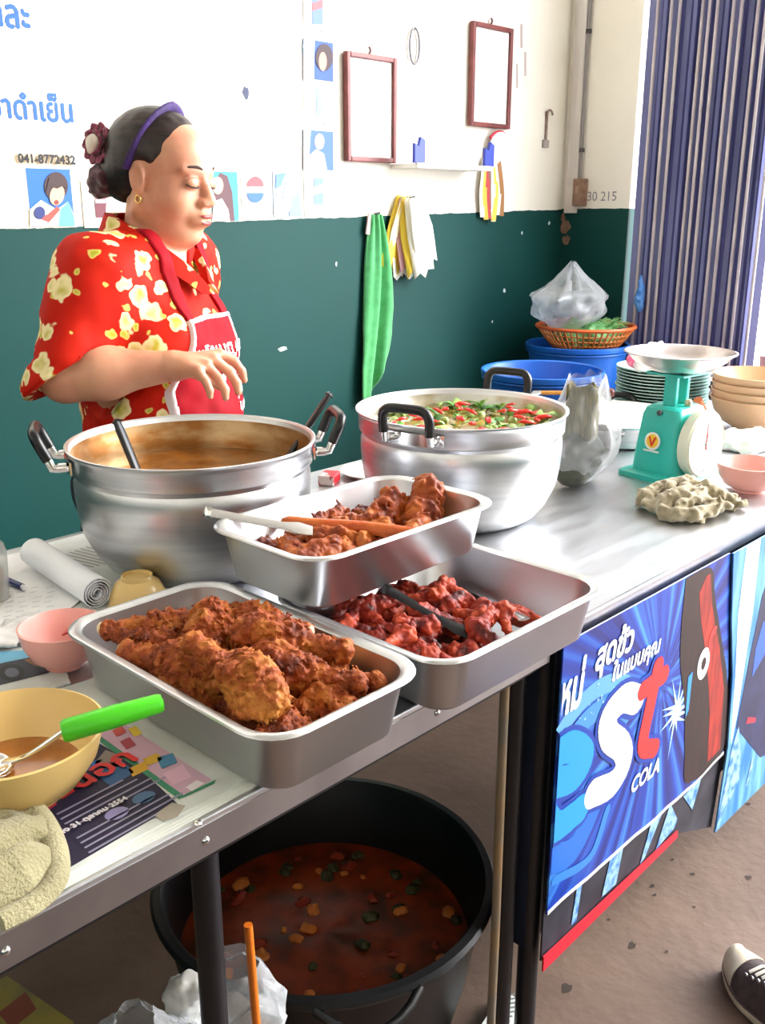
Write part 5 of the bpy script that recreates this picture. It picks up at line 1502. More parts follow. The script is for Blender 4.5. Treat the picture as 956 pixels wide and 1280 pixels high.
# stack of plates
plm = M('plate_rim', 'a9c9c4', .35, col2='97bab6', scale=5)
prof = [(.0001, .004), (.07, .003), (.075, 0), (.082, .001), (.09, .006), (.12, .014), (.125, .0155), (.125, .0175), (.12, .0175), (.09, .0105), (.08, .006), (.0001, .006)]
PLC = Vector((2.455, 1.275, TZ))
first = None
for k in range(15):
    if first is None:
        first = MB().lathe(prof, 56).build('plate', plm, None, 40); o = first
    else:
        o = first.copy(); COL.objects.link(o)
    rg = random.Random(k)
    o.location = (PLC.x + rg.uniform(-.003, .003), PLC.y + rg.uniform(-.003, .003), TZ + .0085 * k)
    tag(o, 'pale green dinner plate in the tall stack behind the scale', 'plate', 'dinner plates stacked behind the scale')
s_ = SDF((-.1, -.09, -.01), (.1, .09, .1), .003).cone((-.05, .02, .02), (-.02, .0, .05), .022, .025, k=0).cone((-.02, 0, .05), (.04, -.02, .03), .022, .016, k=.02).noise(.012, 40, 3).noise(.004, 110, 1)
pzz = TZ + .0085 * 14 + .010
tag(s_.build('plastic_bag', M('white_plastic', 'e4e2e4', .4), loc=(PLC.x - .05, PLC.y - .01, pzz)), 'white plastic bag crumpled on top of the plate stack', 'bag')
s_ = SDF((-.05, -.05, -.01), (.05, .05, .06), .003).cone((-.02, .0, .012), (.02, .005, .03), .016, .018, k=0).noise(.008, 50, 6)
tag(s_.build('napkin', M('pink_napkin', 'e86a98', .7, col2='f0a0bc', scale=30), loc=(PLC.x - .09, PLC.y + .03, pzz + .018)), 'bright pink napkin bunched on the plate stack', 'napkin')

# stack of beige bowls
bgm = M('beige_melamine', 'd9b28e', .35, col2='d0a883', scale=6)
for k in range(4):
    bowl('bowl', (2.46, 1.00, TZ + .020 * k), .125, .085, bgm, 'beige bowl in the nested stack beside the scale', group='beige bowls nested beside the scale', foot=.5)
# white papers in front of the bowls
c = onz(922, 565, TZ)
s_ = SDF((-.12, -.10, -.01), (.12, .10, .06), .0035).ell((0, 0, .01), (.09, .06, .02), k=0).ell((-.03, .02, .02), (.05, .04, .022), k=.02).ell((.05, -.01, .016), (.04, .045, .02), k=.02).noise(.010, 30, 4).noise(.004, 80, 2).cut((0, 0, .001), (0, 0, -1))
tag(s_.build('paper_wrapper', M('white_wrap', 'e9e5e2', .7, col2='e0c8c8', scale=14, lo=.55, hi=.6), loc=(c.x + .06, c.y - .005, TZ)), 'crumpled white wrapping paper between the beige bowls and the scale dial', 'paper')
# spatula with wooden grip behind the scale
A, B = onz(872, 500, TZ + .10), onz(884, 530, TZ + .03)
o = MB().tube([A, (A + B) / 2, B], [.011, .012, .009], 10).build('wooden_spoon', M('orange_wood', 'b05a30', .4), None, 60)
tag(o, 'orange wooden utensil handle leaning behind the scale', 'utensil')

# ================================================================== tubs behind the counter
bl = M('blue_plastic', '1f63c0', .35, col2='1a58b0', scale=6)
wood_d = M('stool_wood', '4a3a34', .7, col2='3a2c28', scale=12)
def stool(x, y, w, z, label):
    t = empty('low_table', (x, y, 0), label=label, cat='table')
    MB().box((0, 0, z - .012), (w, w * .8, .024)).build('top', wood_d, t, bevel=.003)
    for sx in (-1, 1):
        for sy in (-1, 1): MB().box((sx * (w / 2 - .03), sy * (w * .4 - .03), (z - .024) / 2), (.035, .035, z - .024)).build('leg', wood_d, t)
def tub(c, r, h, label):
    t = empty('plastic_tub', c, label=label, cat='tub')
    MB().lathe([(.0001, .003), (r * .72, 0), (r * .74, .004), (r * .86, h * .5), (r * .95, h - .022), (r * .99, h - .018), (r, h - .008), (r, h), (r * .985, h + .002), (r * .95, h - .002), (r * .93, h - .02), (r * .84, h * .5), (r * .72, .012), (.0001, .01)], 64).build('shell', bl, t, 40)
    MB().tube([(r * .965 * math.cos(a), r * .965 * math.sin(a), h - .026) for a in [2 * PI * i / 60 for i in range(61)]], .004, 8, cap=False).build('rib', bl, t, 60)
    return t
stool(2.70, 1.84, .44, .56, 'dark low wooden table under the empty blue tub')
tub((2.70, 1.84, .56), .205, .245, 'empty blue plastic tub behind the counter')
stool(3.24, 2.06, .44, .57, 'dark low wooden table in the room corner under the blue tub and basket')
tub((3.25, 2.06, .57), .20, .25, 'blue plastic tub in the room corner holding the orange basket')
BC = Vector((3.27, 2.04, .80))
bt_ = empty('colander_basket', BC, label='orange plastic colander basket of herbs resting on the corner tub', cat='basket')
org = M('orange_basket', 'd8602c', .4)
MB().lathe([(.182, .078), (.190, .080), (.194, .086), (.190, .092), (.182, .092), (.179, .085)], 64).build('rim', org, bt_, 40)
MB().lathe([(.0001, .002), (.115, 0), (.118, .004), (.0001, .006)], 48).build('bottom', org, bt_, 40)
bars = M('basket_bars', 'cf7a3c', .4)
bar = MB().tube([(.117, 0, .003), (.135, 0, .02), (.16, 0, .05), (.182, 0, .08)], .0038, 6)
bo = None
for k in range(48):
    if bo is None: bo = bar.build('bar', bars, bt_, 60); o = bo
    else: o = bo.copy(); COL.objects.link(o); o.parent = bt_
    o.rotation_euler = (0, 0, 2 * PI * k / 48)
for r, z in ((.137, .022), (.152, .04), (.168, .06)):
    MB().tube([(r * math.cos(a), r * math.sin(a), z) for a in [2 * PI * i / 48 for i in range(49)]], .003, 6, cap=False).build('hoop', bars, bt_, 60)
# herbs in the basket
gr = [M('herb_green', '4f8a4a', .5, col2='7ab070', scale=40), M('herb_light', '8fbf7a', .5)]
rg = random.Random(17)
s_ = SDF((-.17, -.17, 0), (.17, .17, .14), .005).ell((.02, 0, .05), (.13, .13, .05), k=0).noise(.02, 25, 2).noise(.008, 70, 3).cut((0, 0, .012), (0, 0, -1))
hb = s_.build('herb_bunch', gr[0], loc=BC)
tag(hb, 'green herbs heaped in the orange basket', 'herbs')
for k in range(60):
    a = rg.uniform(-1.6, .9); r = rg.uniform(.06, .13)
    p = Vector((r * math.cos(a), r * math.sin(a), .085))
    q = p + Vector((math.cos(a) * rg.uniform(.02, .06), math.sin(a) * rg.uniform(.02, .06), rg.uniform(-.01, .035)))
    MB().tube([p, (p + q) / 2 + Vector((0, 0, .008)), q], [.003, .0025, .001], 5).build('stem', gr[k % 2], hb, 60)
bag('plastic_bag', (3.20, 2.07, .865), .17, .12, .26, film('basket_film', 'e6ecf2', .84, .12), 'big clear plastic bag tied to a point on the orange basket', 23, .06, n=40, m=22, amp=.2)

# ================================================================== far table by the shutter
t = empty('far_table', (3.12, 1.18, 0), label='dark red wooden table beyond the counter beside the shutter', cat='table')
drk = M('table_maroon', '4a2430', .5, col2='3a1c26', scale=10)
MB().box((0, 0, .745), (.5, .62, .03)).build('top', drk, t, bevel=.003)
for sy in (-1, 1): MB().box((0, sy * .295, .69), (.46, .02, .08)).build('apron', drk, t)
for sx in (-1, 1):
    MB().box((sx * .23, 0, .69), (.02, .56, .08)).build('apron', drk, t)
    for sy in (-1, 1): MB().box((sx * .22, sy * .28, .365), (.045, .045, .73)).build('leg', drk, t)
bowl('plate', (3.13, 1.36, .76), .13, .022, MATS['white_china'], 'white serving plate on the dark red table by the shutter', foot=.6, cat='plate')
o = MB().tube(spline([(2.98, 1.42, .79), (3.03, 1.41, .798), (3.09, 1.40, .794)], 4), [.008] * 4 + [.011] * 4 + [.009], 10).build('dark_utensil', black_plastic, None, 60)
tag(o, 'dark utensil handle lying on the white serving plate', 'utensil')
t = empty('pink_cup', (3.02, 1.20, .76), label='pale pink plastic cup on the dark red table', cat='cup')
MB().lathe([(.0001, .002), (.032, 0), (.034, .004), (.042, .12), (.044, .122), (.040, .122), (.032, .008), (.0001, .006)], 36).build('shell', M('cup_pink', 'd8a0a4', .4), t, 40)
MB().tube([(.0, -.04, .09), (.0, -.065, .085), (.0, -.068, .05), (.0, -.038, .03)], .005, 8).build('handle', MATS['cup_pink'], t, 60)

# ================================================================== sneaker at the frame edge
A, B = onz(908, 1212, 0.0), onz(1010, 1330, 0.0)
d = (B - A).normalized(); yaw = math.atan2(d.y, d.x)
sn = empty('sneaker', (A.x, A.y, 0), rz=yaw, label='dark brown canvas sneaker with white rubber toe and sole on the concrete', cat='shoe')
LS = .27
def sole_w(s): return .047 * (math.sin(PI * min(1, max(0, s * 2.4 + .09)) / 2) ** .7 if s < .4 else 1) * (1 - .28 * math.exp(-((s - .58) / .16) ** 2)) * (1 if s < .86 else math.sqrt(max(.02, 1 - ((s - .86) / .15) ** 2)))
ns, nc = 26, 20
rub = M('white_rubber', 'd9d0bc', .5, col2='c4b8a2', scale=20)
rings = []
for i in range(ns):
    s = i / (ns - 1); w = max(.004, sole_w(s))
    rings.append([(LS * s, w * math.cos(2 * PI * j / nc), .016 + .016 * max(-1, min(1, 1.6 * math.sin(2 * PI * j / nc)))) for j in range(nc)])
MB().loft(rings).build('sole', rub, sn, 50)
MB().loft([[(x * .99 + .001, y * 1.025, z * .12 + .022) for x, y, z in r] for r in rings]).build('sole_stripe', flatmat('5a4a48'), sn, 50)
def upper(s0, s1, n, grow, zoff=0):
    rr = []
    for i in range(n):
        s = s0 + (s1 - s0) * i / (n - 1); w = max(.004, sole_w(s)) * .95
        h = .036 + .010 * min(1, s * 6) if s < .22 else .046 + (.075 - .046) * min(1, (s - .22) / .25) ** 1.3
        if s < .06: h = .026 + .018 * math.sin(PI / 2 * s / .06)
        rr.append([(LS * s + .003, (w + grow) * math.cos(a) * (1 - .25 * max(0, math.sin(a)) * (s > .25)), .026 + zoff + (h + grow) * max(0, math.sin(a)) ** .8 if math.sin(a) > 0 else .026) for a in [2 * PI * j / 24 for j in range(24)]])
    return rr
MB().loft(upper(.0, .96, 26, 0)).build('canvas_upper', M('brown_canvas', '4a3e3e', .9, col2='3c3232', scale=60, bump=.3, bscale=500), sn, 60)
MB().loft(upper(.0, .20, 12, .0018)).build('toe_cap', rub, sn, 60)
for k in range(5):
    s = .30 + .055 * k
    h = .026 + .046 + (.075 - .046) * min(1, (s - .22) / .25) ** 1.3
    MB().tube([(LS * s, -.022, h - .006), (LS * s + .003, 0, h + .003), (LS * s, .022, h - .006)], .0035, 8, flat=.5).build('lace', M('lace_white', 'c9c2b8', .8), sn, 60)
    for sy in (-1, 1):
        MB().tube([(LS * s + .004 * math.cos(a), sy * (.027 + .002 * math.sin(a)), h - .011 + .004 * math.sin(a)) for a in [2 * PI * i / 10 for i in range(11)]], .0012, 6, cap=False).build('eyelet', chrome, sn, 60)

# ================================================================== the woman behind the counter
CX, CY = 1.12, 1.73
FD = Vector((.40, -.915, 0)).normalized()
yawh = math.atan2(FD.y, FD.x)
HM = Matrix.Rotation(yawh, 3, 'Z') @ Matrix.Rotation(R(8), 3, 'Y')
HO = ony(204, 221, 1.70)
def hp(x, y, z): return HO + HM @ Vector((x, y, z))
def wrt(px_, py_, Y): return ony(px_, py_, Y)
skin = M('skin', 'd49c7c', .5, col2='c4856a', scale=14, sss=.12, bump=.06, bscale=240, dist=.002)
skin.node_tree.nodes['Principled BSDF'].inputs['Coat Weight'].default_value = .12
TB = R(20)
def B(x, y, z): return Vector((CX + x * math.cos(TB) - y * math.sin(TB), CY + x * math.sin(TB) + y * math.cos(TB), z))
BR = (0, 0, TB)
SH_R, SH_L = B(-.150, 0, 1.205), B(.140, 0, 1.205)
EL_R = Vector((.888, 1.665, 1.020)); WR_R = Vector((1.028, 1.520, 1.040))
EL_L = B(.175, .09, .985); WR_L = B(.15, -.06, .83)
NB = Vector((CX + .01, CY - .005, 1.235))
def hell(S, c, r, k=.015, op='u', rot=None):
    m = HM if rot is None else HM @ Euler(rot).to_matrix()
    S.ell(hp(*c), r, m.to_euler(), k, op)
def hcone(S, a, b, ra, rb, k=.012, op='u'):
    S.cone(hp(*a), hp(*b), ra, rb, k, op)
S = SDF((.80, 1.40, -.01), (1.46, 2.0, 1.54), .0038)
# trunk and legs
S.ell((CX, CY, 1.07), (.155, .115, .19), BR, k=0).ell(B(0, -.025, .92), (.16, .14, .17), BR, k=.05).ell((CX, CY, .80), (.165, .135, .14), BR, k=.05)
for sx in (-1, 1):
    S.cone((CX + sx * .08, CY, .78), (CX + sx * .085, CY, .42), .088, .056, k=.03).cone((CX + sx * .085, CY, .42), (CX + sx * .085, CY + .01, .07), .054, .034, k=.02)
    S.ell((CX + sx * .085, CY - .045, .035), (.04, .11, .032), k=.02)
    S.ell(B(sx * .07, -.07, 1.06), (.072, .068, .075), BR, k=.03)
S.cone(SH_R, SH_L, .055, .055, k=.05)
# arms
for sh, el, wr in ((SH_R, EL_R, WR_R), (SH_L, EL_L, WR_L)):
    S.cone(sh, el, .056, .046, k=.03).cone(el, el + (wr - el) * .35, .045, .046, k=.02).cone(el + (wr - el) * .35, wr, .046, .027, k=.03)
# neck and head
S.cone(NB, hp(-.02, 0, -.06), .056, .052, k=.03).cone(NB + Vector((-.07, 0, -.03)), NB + Vector((.07, 0, -.03)), .05, .05, k=.05)
hell(S, (-.012, 0, .028), (.098, .078, .088), .01)
hell(S, (.030, 0, -.038), (.060, .066, .076), .03)
hell(S, (.045, 0, .045), (.048, .060, .048), .03)
for sy in (-1, 1):
    hell(S, (.050, sy * .036, -.034), (.033, .031, .036), .02)
    hcone(S, (-.005, sy * .056, -.055), (.055, sy * .022, -.097), .024, .018, .02)
hell(S, (.068, 0, -.098), (.022, .026, .018), .015)
hell(S, (.028, 0, -.100), (.045, .045, .024), .025)
for sy in (-1, 1):
    hell(S, (.103, sy * .034, .000), (.016, .022, .011), .012, 's')
    hell(S, (.083, sy * .034, -.001), (.013, .018, .0115), .004)
    hcone(S, (.090, sy * .014, .020), (.074, sy * .050, .021), .0075, .006, .012)
hcone(S, (.087, 0, .012), (.106, 0, -.030), .0075, .0125, .010)
for sy in (-1, 1):
    hell(S, (.099, sy * .0125, -.036), (.012, .0095, .009), .006)
for sy in (-1, 1):
    hell(S, (.104, sy * .0075, -.0455), (.0055, .0042, .0055), .002, 's')
hell(S, (.083, 0, -.066), (.022, .030, .022), .012)
hell(S, (.1005, 0, -.0605), (.0095, .022, .0065), .005)
hell(S, (.0985, 0, -.0735), (.0095, .019, .0070), .005)
hell(S, (.1085, 0, -.0665), (.010, .022, .0022), .003, 's')
for sy in (-1, 1):
    hell(S, (-.008, sy * .078, -.004), (.019, .010, .031), .006, rot=(0, -.2, sy * .25))
    hell(S, (-.003, sy * .089, -.002), (.011, .009, .020), .004, 's', rot=(0, -.2, sy * .25))
    hell(S, (-.002, sy * .075, -.036), (.009, .006, .010), .006)
# right hand, over the pot
kn = [wrt(274, 443, 1.490), wrt(267, 449, 1.475), wrt(258, 457, 1.462), wrt(248, 464, 1.452)]
md = [wrt(293, 452, 1.475), wrt(287, 465, 1.458), wrt(274, 474, 1.445), wrt(258, 478, 1.440)]
dj = [wrt(302, 464, 1.468), wrt(296, 479, 1.450), wrt(281, 487, 1.438), wrt(262, 488, 1.434)]
tp = [wrt(305, 475, 1.464), wrt(298, 490, 1.446), wrt(282, 497, 1.436), wrt(263, 496, 1.432)]
for i in range(4):
    S.cone(WR_R, kn[i], .020, .0115, k=.014)
    r = (.0092, .0095, .009, .0078)[i]
    S.cone(kn[i], md[i], r + .0012, r, k=.004).cone(md[i], dj[i], r, r - .0008, k=.004).cone(dj[i], tp[i], r - .0008, r - .0022, k=.004)
th0, th1, th2 = wrt(238, 462, 1.505), wrt(262, 476, 1.492), wrt(280, 486, 1.482)
S.cone(WR_R, th0, .018, .014, k=.012).cone(th0, th1, .012, .0105, k=.006).cone(th1, th2, .0102, .0075, k=.004)
# left hand resting at the table
lk = WR_L + Vector((-.03, -.03, -.035))
for i in range(4):
    b = lk + Vector((.024 - .016 * i, .004 * i, 0))
    S.cone(WR_L, b, .02, .012, k=.014).cone(b, b + Vector((-.004, -.012, -.03)), .009, .0085, k=.004).cone(b + Vector((-.004, -.012, -.03)), b + Vector((-.006, -.004, -.055)), .0085, .007, k=.004)
S.cone(WR_L, WR_L + Vector((-.045, -.005, -.03)), .017, .011, k=.01).cone(WR_L + Vector((-.045, -.005, -.03)), WR_L + Vector((-.05, -.012, -.06)), .010, .008, k=.004)
PB = Vector((CX, CY, 0))
body = S.build('person', skin, base=PB, loc=PB)
tag(body, 'person in a red floral shirt and red apron reaching over the curry pot', 'person')
def child(o): 
    o.parent = body; return o

# floral shirt
fl = bpy.data.materials.new('floral_cloth'); fl.use_nodes = True
N_, L_ = fl.node_tree.nodes, fl.node_tree.links
p_ = N_['Principled BSDF']; p_.inputs['Roughness'].default_value = .7; p_.inputs['Specular IOR Level'].default_value = .15
tc_ = N_.new('ShaderNodeTexCoord')
ns_ = N_.new('ShaderNodeTexNoise'); ns_.inputs['Scale'].default_value = 42; ns_.inputs['Detail'].default_value = 1; L_.new(tc_.outputs['Object'], ns_.inputs['Vector'])
sv_ = N_.new('ShaderNodeVectorMath'); sv_.operation = 'MULTIPLY_ADD'; L_.new(ns_.outputs['Color'], sv_.inputs[0]); sv_.inputs[1].default_value = (.030,) * 3; L_.new(tc_.outputs['Object'], sv_.inputs[2])
def layer(prev, scale, thr, keep, col, colc, seed, soft=.04):
    of = N_.new('ShaderNodeVectorMath'); of.operation = 'ADD'; L_.new(sv_.outputs[0], of.inputs[0]); of.inputs[1].default_value = (seed, seed * 1.7, seed * .6)
    v = N_.new('ShaderNodeTexVoronoi'); v.inputs['Scale'].default_value = scale; v.inputs['Randomness'].default_value = .8; L_.new(of.outputs[0], v.inputs['Vector'])
    a = N_.new('ShaderNodeMapRange'); a.inputs[1].default_value = thr; a.inputs[2].default_value = thr - soft; L_.new(v.outputs['Distance'], a.inputs[0])
    sp = N_.new('ShaderNodeSeparateColor'); L_.new(v.outputs['Color'], sp.inputs[0])
    g = N_.new('ShaderNodeMath'); g.operation = 'LESS_THAN'; g.inputs[1].default_value = keep; L_.new(sp.outputs[0], g.inputs[0])
    mu = N_.new('ShaderNodeMath'); mu.operation = 'MULTIPLY'; L_.new(a.outputs[0], mu.inputs[0]); L_.new(g.outputs[0], mu.inputs[1])
    cc = N_.new('ShaderNodeMix'); cc.data_type = 'RGBA'; cc.inputs['A'].default_value = (*lin(colc), 1); cc.inputs['B'].default_value = (*lin(col), 1)
    b = N_.new('ShaderNodeMapRange'); b.inputs[1].default_value = thr * .25; b.inputs[2].default_value = thr * .75; L_.new(v.outputs['Distance'], b.inputs[0]); L_.new(b.outputs[0], cc.inputs['Factor'])
    mx = N_.new('ShaderNodeMix'); mx.data_type = 'RGBA'; L_.new(prev, mx.inputs['A']); L_.new(cc.outputs['Result'], mx.inputs['B']); L_.new(mu.outputs[0], mx.inputs['Factor'])
    return mx.outputs['Result']
n0 = N_.new('ShaderNodeTexNoise'); n0.inputs['Scale'].default_value = 16; L_.new(tc_.outputs['Object'], n0.inputs['Vector'])
m0 = N_.new('ShaderNodeMix'); m0.data_type = 'RGBA'; m0.inputs['A'].default_value = (*lin('a80802'), 1); m0.inputs['B'].default_value = (*lin('c42204'), 1); L_.new(n0.outputs['Fac'], m0.inputs['Factor'])
r_ = layer(m0.outputs['Result'], 30, .30, .55, 'd2bc60', 'a8a82c', 3.1)
r_ = layer(r_, 19, .42, .78, 'ead9a4', 'b8b040', 1.3)
L_.new(r_, p_.inputs['Base Color'])
SLV = (EL_R - SH_R)
slA, slB = SH_R, SH_R + SLV * .80
slLA, slLB = SH_L, SH_L + (EL_L - SH_L) * .80
def shirt_field(S, g=0.0):
    S.ell((CX, CY, 1.07), (.168 + g, .130 + g, .20 + g), BR, k=0).ell(B(0, -.022, .92), (.176 + g, .156 + g, .18 + g), BR, k=.06).ell((CX, CY, .80), (.180 + g, .150 + g, .13 + g), BR, k=.06)
    for sx in (-1, 1):
        S.ell(B(sx * .07, -.072, 1.06), (.080 + g, .076 + g, .085 + g), BR, k=.04)
    S.cone(B(-.13, 0, 1.20), B(.12, 0, 1.20), .064 + g, .064 + g, k=.06)
    S.cone(NB + Vector((-.055, .01, -.005)), NB + Vector((.055, .01, -.005)), .058 + g, .058 + g, k=.06)
    return S
S = shirt_field(SDF((.76, 1.50, .70), (1.46, 1.98, 1.33), .0038))
S.cone(slA, EL_R + (EL_R - SH_R) * .10, .072, .074, k=.05).cone(slLA, slLB, .066, .070, k=.05)
# folds under the arm and across the belly
S.noise(.010, 11, 3, .05).noise(.004, 30, 5, .05)
# sleeve openings and hem
def capcut(S, a, b, r):
    """trim a sleeve flat at its end"""
    n = (b - a).normalized()
    sl, (X, Y, Z) = S._sub(np.array(b) - r * 2, np.array(b) + r * 2)
    t = (X - b.x) * n.x + (Y - b.y) * n.y + (Z - b.z) * n.z
    dx, dy, dz = X - b.x - t * n.x, Y - b.y - t * n.y, Z - b.z - t * n.z
    rad = np.sqrt(dx * dx + dy * dy + dz * dz)
    m = (rad < r * 1.25) & (t > -.03)
    d = S.d[sl]; d[m] = np.maximum(d[m], t[m]); S.d[sl] = d
capcut(S, slLA, slLB, .085)
n = (slLB - slLA).normalized()
S.cone(slLB - n * .022, slLB + n * .03, .056, .062, k=.003, op='s')
RT, FW = Vector((_st, -_ct, 0)), Vector((_ct, _st, 0))
cn = (RT * .50 - ZU * .80 - FW * .18).normalized()
cb = wrt(104, 462, 1.66)
sl_, (X, Y, Z) = S._sub(np.array(EL_R) - .13, np.array(EL_R) + .13)
t_ = (X - cb.x) * cn.x + (Y - cb.y) * cn.y + (Z - cb.z) * cn.z
am = (X - EL_R.x) ** 2 + (Y - EL_R.y) ** 2 + (Z - EL_R.z) ** 2 < .112 ** 2
d_ = S.d[sl_]; d_[am] = np.maximum(d_[am], t_[am]); S.d[sl_] = d_
S.cone(EL_R - cn * .015, EL_R + (WR_R - EL_R) * .45 + cn * .02, .060, .058, k=.003, op='s')
S.cut((0, 0, .74), (0, 0, -1))
S.cone(NB + Vector((.0, -.004, .0)), NB + Vector((.008, -.02, .12)), .054, .066, k=.008, op='s')
S.cone(NB + Vector((.012, -.075, -.035)), NB + Vector((.012, -.06, .06)), .018, .05, k=.01, op='s')
child(S.build('floral_shirt', fl, base=PB))
# collar
cl = [Vector((.0, .062, 1.302)), Vector((-.050, .045, 1.300)), Vector((-.070, -.005, 1.284)), Vector((-.056, -.062, 1.250)), Vector((-.026, -.108, 1.205)), Vector((-.006, -.130, 1.172))]
RB = Matrix.Rotation(TB, 3, 'Z')
for m_ in (1, -1):
    P = [RB @ Vector((.006 + p.x * m_, p.y, p.z)) for p in cl]
    Q = spline(P, 6)
    rings = []
    for i, q in enumerate(Q):
        s = i / (len(Q) - 1)
        out = (q - Vector((.006, -.004, q.z))); out.z = 0; out.normalize()
        w = .036 + .012 * s if s < .85 else .046 - .2 * (s - .85)
        up = q + Vector((0, 0, .008)) - out * .004
        fold = q + out * .010 + Vector((0, 0, .010))
        low = q + out * (.026 + .006 * s) + Vector((0, 0, -w * .8))
        rings.append([up, fold, low, low - out * .005, q + out * .004, up - out * .004])
    child(MB().loft(rings).build('collar', fl, None, 60))
# apron
S = shirt_field(SDF((.92, 1.50, .42), (1.34, 1.86, 1.31), .003))
S.noise(.010, 11, 3, .05).noise(.004, 30, 5, .05)
S.cone((CX, CY - .03, .78), (CX, CY - .03, .45), .165, .15, k=.05)
shirt_d = S.d.copy()
X, Y, Z = S.grid()
APX = CX + .012
XB = (X - CX) * math.cos(TB) + (Y - CY) * math.sin(TB); YB = -(X - CX) * math.sin(TB) + (Y - CY) * math.cos(TB)
half = np.where(Z > .985, .085 + .05 * np.clip((1.115 - Z) / .13, 0, 1) ** 1.6, .135)
reg = np.maximum(np.abs(XB - .006) - half, Z - 1.115)
reg = np.maximum(reg, YB + .02)
S.d = np.maximum(shirt_d - .0065, reg.astype(np.float32)).astype(np.float32)
# straps over the shoulders
for (xa, za), (xb, zb) in (((-.066, 1.10), (-.058, 1.27)), ((.078, 1.10), (.066, 1.27))):
    vx, vz = xb - xa, zb - za
    t_ = np.clip(((XB - xa) * vx + (Z - za) * vz) / (vx * vx + vz * vz), 0, 1.0)
    e = np.sqrt((XB - xa - t_ * vx) ** 2 + (Z - za - t_ * vz) ** 2) - .014
    e = np.maximum(np.maximum(e, shirt_d - .0055), YB - .03)
    e = np.maximum(e, Z - 1.285)
    S.d = np.minimum(S.d, e.astype(np.float32))
ap_m = M('red_apron', '9a0618', .7, col2='880414', scale=12, spec=.15, bump=.15, bscale=300, dist=.002)
ap = child(S.build('apron', ap_m, base=PB))
# piping along the border
S2 = SDF((.92, 1.50, .42), (1.34, 1.86, 1.31), .003)
band = np.abs(reg + .0035) - .0042
S2.d = np.maximum(np.maximum(shirt_d - .0092, band), YB + .03).astype(np.float32)
pp_ = S2.build('piping', flatmat('e9dfe0'), base=PB); pp_.parent = ap
def ap_front(x, z):
    i = int(round((x - S2.lo[0]) / S2.h)); k = int(round((z - S2.lo[2]) / S2.h))
    i = max(0, min(i, shirt_d.shape[0] - 1)); k = max(0, min(k, shirt_d.shape[2] - 1))
    j = np.flatnonzero(shirt_d[i, :, k] < .008)
    return S2.lo[1] + S2.h * (j[0] if len(j) else 0) - .002
def ap_text(s, size, x0, z0):
    def warp(a, b):
        x, z = x0 + a, z0 + b
        return Vector((x, ap_front(x, z), z)) - PB
    o = lettering('print', s, size, flatmat('f2e9e9'), (0, 0, 0), XU, ZU, ap, bold=size * .02, res=44, warp=warp)
ap_text('ผลิตเนต เค', .040, CX - .02, 1.035)
ap_text('ศรีไว', .052, CX + .055, .99)
ap_text('ชุมชน', .034, CX + .085, .955)
ap_text('นคร', .034, CX + .10, .92)
# skirt
S = SDF((.90, 1.50, .08), (1.36, 1.96, .84), .006)
S.ell((CX, CY, .76), (.186, .150, .10), k=0).cone((CX, CY, .72), (CX, CY, .16), .168, .185, k=.05).noise(.012, 14, 6, .05)
S.cut((0, 0, .14), (0, 0, -1))
child(S.build('skirt', M('dark_skirt', '22222e', .8, col2='2c2c3a', scale=12), base=PB))

# hair, headband, bun, flower
hair_m = M('black_hair', '140c0e', .42, col2='2a1a18', scale=40, bump=.35, bscale=90, dist=.002, stretch=(.35, .35, 2.2))
Sx = SDF(tuple(HO - Vector((.16, .16, .14))), tuple(HO + Vector((.16, .16, .15))), .003)
hell(Sx, (-.020, 0, .036), (.104, .085, .092), 0)
hell(Sx, (-.085, 0, -.010), (.045, .055, .050), .03)
n = HM @ Vector((.74, 0, -.67)); p0 = hp(.072, 0, .082)
Sx.cut(p0, n)
for sy in (-1, 1):
    hell(Sx, (.004, sy * .085, -.010), (.026, .022, .038), .012, 's')
    hell(Sx, (.078, sy * .066, .030), (.022, .020, .044), .02, 's')
Sx.noise(.0012, 60, 2)
hr = child(Sx.build('hair', hair_m, base=PB))
band_m = M('purple_band', '3a1a66', .7, col2='2a1248', scale=60, bump=.5, bscale=120, dist=.003)
hbp = []
for i in range(25):
    a = R(-8 + 196 * i / 24)
    hbp.append(hp(-.022 + .034 * math.sin(a), -math.cos(a) * .0865, .034 + .0955 * math.sin(a) - .012 * abs(math.cos(a))) - PB)
child(MB().tube(hbp, .0105, 10, flat=.45, up=tuple((HM @ Vector((0, 0, 1)))) ).build('headband', band_m, None, 60))
mar = M('maroon_velvet', '34061a', .8, col2='56102c', scale=40, sheen=.6)
Sx = SDF(tuple(HO - Vector((.22, .22, .10))), tuple(HO + Vector((.22, .22, .14))), .003)
hell(Sx, (-.112, -.020, -.016), (.036, .042, .034), 0); hell(Sx, (-.125, -.025, -.036), (.024, .026, .020), .01)
Sx.noise(.005, 60, 3).noise(.003, 120, 4)
child(Sx.build('bun_scrunchie', mar, base=PB))
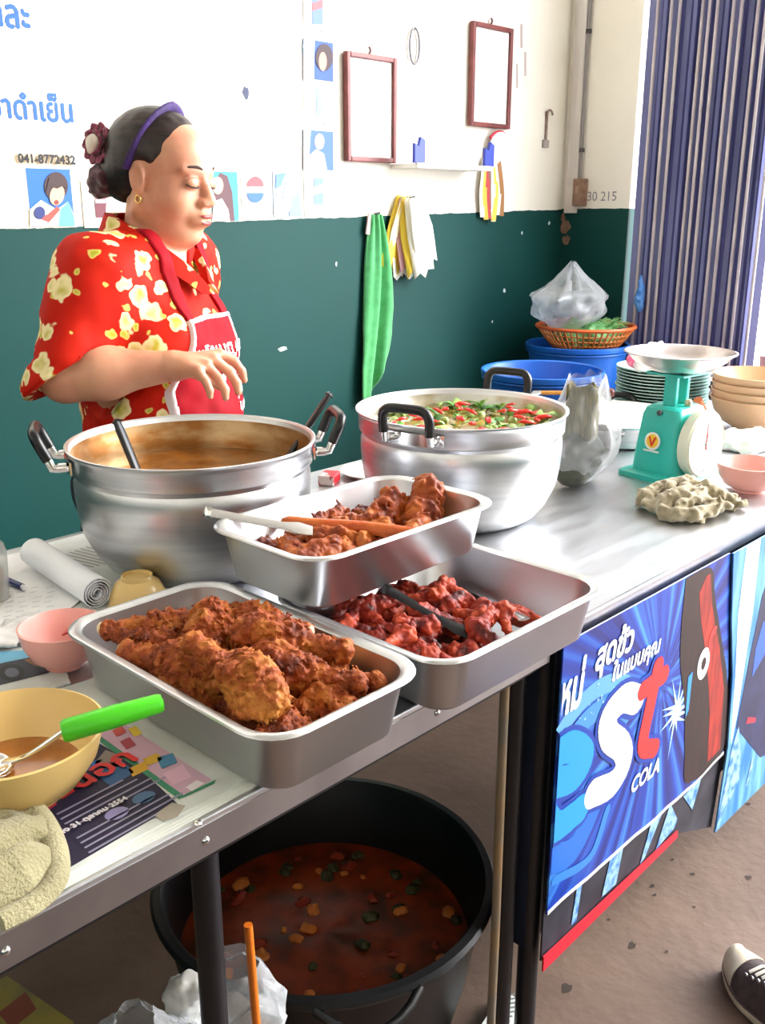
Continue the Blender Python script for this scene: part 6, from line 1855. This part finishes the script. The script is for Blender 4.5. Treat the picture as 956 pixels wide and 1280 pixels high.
# fabric flower with a white heart
fo = empty('hair_flower', tuple(hp(-.120, -.045, .044) - PB)); fo.parent = body
fdir = (HM @ Vector((-.25, -.95, .15))).normalized()
fq = fdir.to_track_quat('Z', 'Y')
fo.rotation_euler = fq.to_euler()
pm = M('maroon_petal', '6a0f34', .7, col2='8a2048', scale=50, sheen=.4)
ptl = lump_mesh('petal', (.017, .015, .004), 5, .0024, .5)
for k in range(17):
    lay = 0 if k < 10 else 1
    a = 2 * PI * k / (10 if lay == 0 else 7) + .3 * lay
    rr = .026 if lay == 0 else .015
    put('petal', ptl, pm, fo, (rr * math.cos(a), rr * math.sin(a), .007 * lay), (0, -.35 - .5 * lay, a), 1.0 - .12 * lay)
hrt = lump_mesh('flower_heart', (.016, .018, .011), 7, .002, .5)
put('flower_heart', hrt, flatmat('d9cbc0'), fo, (0, 0, .016))
# face details
lip = M('lip', 'a04a48', .4)
Sx = SDF(tuple(hp(.09, 0, -.067) - Vector((.05, .05, .03))), tuple(hp(.09, 0, -.067) + Vector((.05, .05, .03))), .0016)
hell(Sx, (.1012, 0, -.0605), (.0095, .0215, .0055), 0); hell(Sx, (.0992, 0, -.0735), (.0095, .0185, .0060), 0)
hell(Sx, (.1085, 0, -.0667), (.012, .024, .0020), .002, 's')
child(Sx.build('lips', lip, base=PB))
for sy in (-1, 1):
    P = [hp(.0955, sy * .015, .0235) - PB, hp(.092, sy * .030, .0285) - PB, hp(.081, sy * .047, .0265) - PB, hp(.070, sy * .056, .021) - PB]
    child(MB().tube(spline(P, 5), [.0015] + [.0030] * 9 + [.0024] * 5 + [.0008], 8).build('eyebrow', M('brow', '3a2620', .8), None, 60))
    P = [hp(.0905, sy * .018, -.006) - PB, hp(.0945, sy * .028, -.0085) - PB, hp(.0925, sy * .040, -.0085) - PB, hp(.083, sy * .053, -.005) - PB]
    child(MB().tube(spline(P, 5), [.0008] + [.0016] * 14 + [.0008], 8).build('eyelash', M('lash', '221412', .7), None, 60))
    P = [hp(.089, sy * .020, .008) - PB, hp(.0925, sy * .030, .0105) - PB, hp(.089, sy * .043, .0095) - PB, hp(.080, sy * .053, .005) - PB]
    child(MB().tube(spline(P, 5), [.0004] + [.0009] * 14 + [.0004], 6).build('eyelid_fold', skin, None, 60))
    e = hp(.0, sy * .082, -.045) - PB
    child(MB().tube([e + Vector((.0, 0, .008)) + (HM @ Vector((.006 * math.cos(a), 0, .007 * math.sin(a) - .006))) for a in [2 * PI * i / 14 for i in range(15)]], .0016, 8, cap=False).build('earring', M('gold', (.8, .55, .18), .25, 1.0), None, 60))
